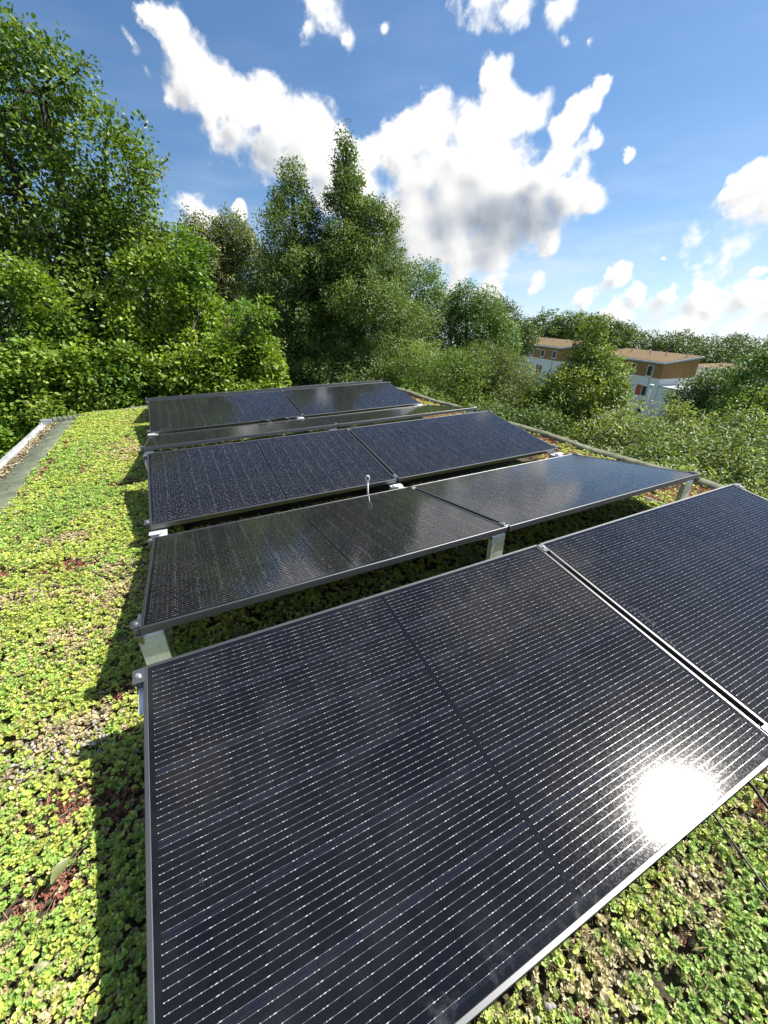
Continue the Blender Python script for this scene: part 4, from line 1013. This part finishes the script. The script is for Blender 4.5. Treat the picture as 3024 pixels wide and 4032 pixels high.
def block(label, cx, cy, ztop, zmid, zbot, length, depth, rise, windows, reds, vents, over=.35):
    t = empty('apartment_block', (cx, cy, zbot), label, 'building')
    t.matrix_world = Mb(cx, cy) @ Matrix.Translation((0, 0, zbot))
    def pt_(mb, name, m, par=t): return mb.build(name, m, par)
    Z = lambda z: z - zbot
    def wall(mb, z0, z1f, z1b, ins=0.):
        V = [(ins, ins, Z(z0)), (depth - ins, ins, Z(z0)), (depth - ins, length - ins, Z(z0)), (ins, length - ins, Z(z0)), (ins, ins, Z(z1f)), (depth - ins, ins, Z(z1b)), (depth - ins, length - ins, Z(z1b)), (ins, length - ins, Z(z1f))]
        mb.add(V, [(3, 2, 1, 0), (4, 5, 6, 7), (0, 1, 5, 4), (1, 2, 6, 5), (2, 3, 7, 6), (3, 0, 4, 7)])
    mb = MB(); wall(mb, zmid, ztop - .28, ztop - .28 + rise, .02); pt_(mb, 'upper_wall', M_ochre)
    mb = MB(); wall(mb, zbot, zmid, zmid, -.04); pt_(mb, 'lower_wall', M_white)
    mb = MB(); o_ = over
    sl = rise / depth
    zf = ztop - sl * o_; zb = ztop + rise + sl * o_
    V = [(-o_, -o_, Z(zf - .26)), (depth + o_, -o_, Z(zb - .26)), (depth + o_, length + o_, Z(zb - .26)), (-o_, length + o_, Z(zf - .26)), (-o_, -o_, Z(zf)), (depth + o_, -o_, Z(zb)), (depth + o_, length + o_, Z(zb)), (-o_, length + o_, Z(zf))]
    mb.add(V, [(3, 2, 1, 0), (0, 1, 5, 4), (1, 2, 6, 5), (2, 3, 7, 6), (3, 0, 4, 7), (4, 5, 6, 7)]); rf = pt_(mb, 'roof', M_fascia)
    i_ = .22
    mb = MB(); lift = .012
    V = [(-o_ + i_, -o_ + i_, Z(zf + sl * i_ + lift)), (depth + o_ - i_, -o_ + i_, Z(zb - sl * i_ + lift)), (depth + o_ - i_, length + o_ - i_, Z(zb - sl * i_ + lift)), (-o_ + i_, length + o_ - i_, Z(zf + sl * i_ + lift))]
    W_ = [(x, y, z + .06) for (x, y, z) in V]
    mb.add(V + W_, [(4, 5, 6, 7), (0, 1, 5, 4), (1, 2, 6, 5), (2, 3, 7, 6), (3, 0, 4, 7)]); mb.build('planted_surface', M_groof, rf)
    for (vx, vy) in vents:
        z = Z(ztop + sl * vx); mb = MB(); mb.cyl(vx, vy, z + .05, z + .45, .10, 10); mb.cyl(vx, vy, z + .45, z + .60, .17, 10); mb.build('roof_vent', M_fascia, rf)
    for (s0, s1, z0, z1) in windows:
        f = MB(); w = .09; xo = -.09
        f.box(xo, .10, s0, s0 + w, Z(z0), Z(z1)); f.box(xo, .10, s1 - w, s1, Z(z0), Z(z1)); f.box(xo, .10, s0 + w, s1 - w, Z(z0), Z(z0) + w); f.box(xo, .10, s0 + w, s1 - w, Z(z1) - w, Z(z1)); f.box(xo - .10, xo, s0 - .05, s1 + .05, Z(z0) - .06, Z(z0))
        fo = f.build('window', M_wfr, t)
        p_ = MB(); p_.box(-.052, .06, s0 + w, s1 - w, Z(z0) + w, Z(z1) - w); p_.build('pane', M_pane, fo)
    for (s0, s1, z0, z1) in reds:
        p_ = MB(); p_.box(-.065, .02, s0, s1, Z(z0), Z(z1)); p_.build('facade_panel', M_redp, t)
    mb = MB()
    for k in range(2): mb.tube([(-.10, length * (.12 + .6 * k), Z(zf - .3)), (-.10, length * (.12 + .6 * k), Z(zbot))], .05, 8)
    mb.build('downpipe', M_fascia, t)
    return t
block('white and ochre three-storey block with red-brown planted roof, right of the small leafy tree', 73.51, 42.30, -6.5, -9.15, gz(76, 46) - 1.5, 17, 7.0, .75,
      [(1.75, 3.1, -9.02, -7.22), (5.7, 7.0, -8.95, -7.3), (9.5, 10.8, -8.95, -7.3), (13, 14.3, -8.95, -7.3), (2.05, 3.2, -12.35, -10.6), (5.9, 7.1, -12.35, -10.6), (9.7, 10.9, -12.35, -10.6), (2.0, 3.3, -15.25, -14.6), (5.9, 7.2, -15.25, -14.0)], [(3.2, 4.5, -12.35, -10.6), (7.1, 8.3, -12.35, -10.6)], [(5.2, 1.0), (4.9, 5.0), (4.8, 8.5), (4.8, 13)])
block('left white and ochre block with red-brown planted roof, half hidden by the small leafy tree', 71.44 + .0, 62.08, -5.38, -8.05, gz(75, 66) - 1.5, 19, 7.0, .75,
      [(1.3, 2.7, -7.6, -6.15), (5.6, 7.0, -7.7, -6.3), (10.0, 11.4, -7.7, -6.3), (14.5, 15.9, -7.7, -6.3), (5.6, 6.8, -11.2, -9.4)], [(6.8, 8.0, -11.2, -9.4)], [(5.0, 3.0), (5.0, 5.5), (5.0, 10.5), (5.0, 14.0)])
def low_roof(label, cx, cy, z, L, W):
    t = empty('low_building', (cx, cy, gz(cx, cy)), label, 'building'); t.matrix_world = Mb(cx, cy) @ Matrix.Translation((0, 0, gz(cx, cy)))
    h = z - gz(cx, cy)
    mb = MB(); mb.box(0, W, 0, L, -1, h - .35); mb.build('wall', M_white, t)
    mb = MB(); mb.box(-.3, W + .3, -.3, L + .3, h - .35, h); rf = mb.build('roof', M_fascia, t)
    mb = MB(); mb.box(-.0, W, .0, L, h + .002, h + .07); mb.build('planted_surface', M_groof, rf)
    for k in range(3):
        mb = MB(); y0 = L * (.15 + .3 * k); mb.box(-.06, .1, y0, y0 + 1.2, h - 2.2, h - .9); f = mb.build('window', M_wfr, t)
        mb = MB(); mb.box(-.075, .0, y0 + .08, y0 + 1.12, h - 2.12, h - .98); mb.build('pane', M_pane, f)
low_roof('long low white building with flat red-brown roof at the far right', 104.0, 42.5, -9.75, 5.2, 9.0)
low_roof('farther low building with tan planted roof, partly behind the dark bush', 100.5, 48.4, -9.6, 7.0, 11.0)
# annex and street lamp by the corner
t = empty('annex', (72.7, 40.6, gz(73, 41)), 'small white annex at the foot of the block beside the street lamp', 'building'); t.matrix_world = Mb(73.3, 41.2) @ Matrix.Translation((0, 0, gz(73, 41)))
h = -10.2 - gz(73, 41)
mb = MB(); mb.box(0, 5.0, -3.0, 1.02, -1, h - .15); bevel(mb.build('wall', M_white, t), .02, 1)
mb = MB(); mb.box(-.1, 5.1, -3.1, 1.02, h - .148, h); mb.build('flat_roof', M_fascia, t)
t = empty('street_lamp', (45.0, 26.2, gz(45, 26.2)), 'slim grey street lamp with a small flat head in front of the white block', 'street lamp')
lz = -6.0 - gz(45, 26.2)
mb = MB(); mb.tube([(0, 0, 0), (0, 0, lz * .5), (0, 0, lz)], [.07, .055, .045], 8); mb.build('pole', M_fascia, t)
mb = MB(); mb.tube([(0, 0, lz - .02), (0, 0, lz + .08), (0, 0, lz + .22), (0, 0, lz + .28)], [.07, .24, .26, .08], 10); mb.build('lamp_head', plain('lamp_head_grey', (.6, .62, .63), .4), t)
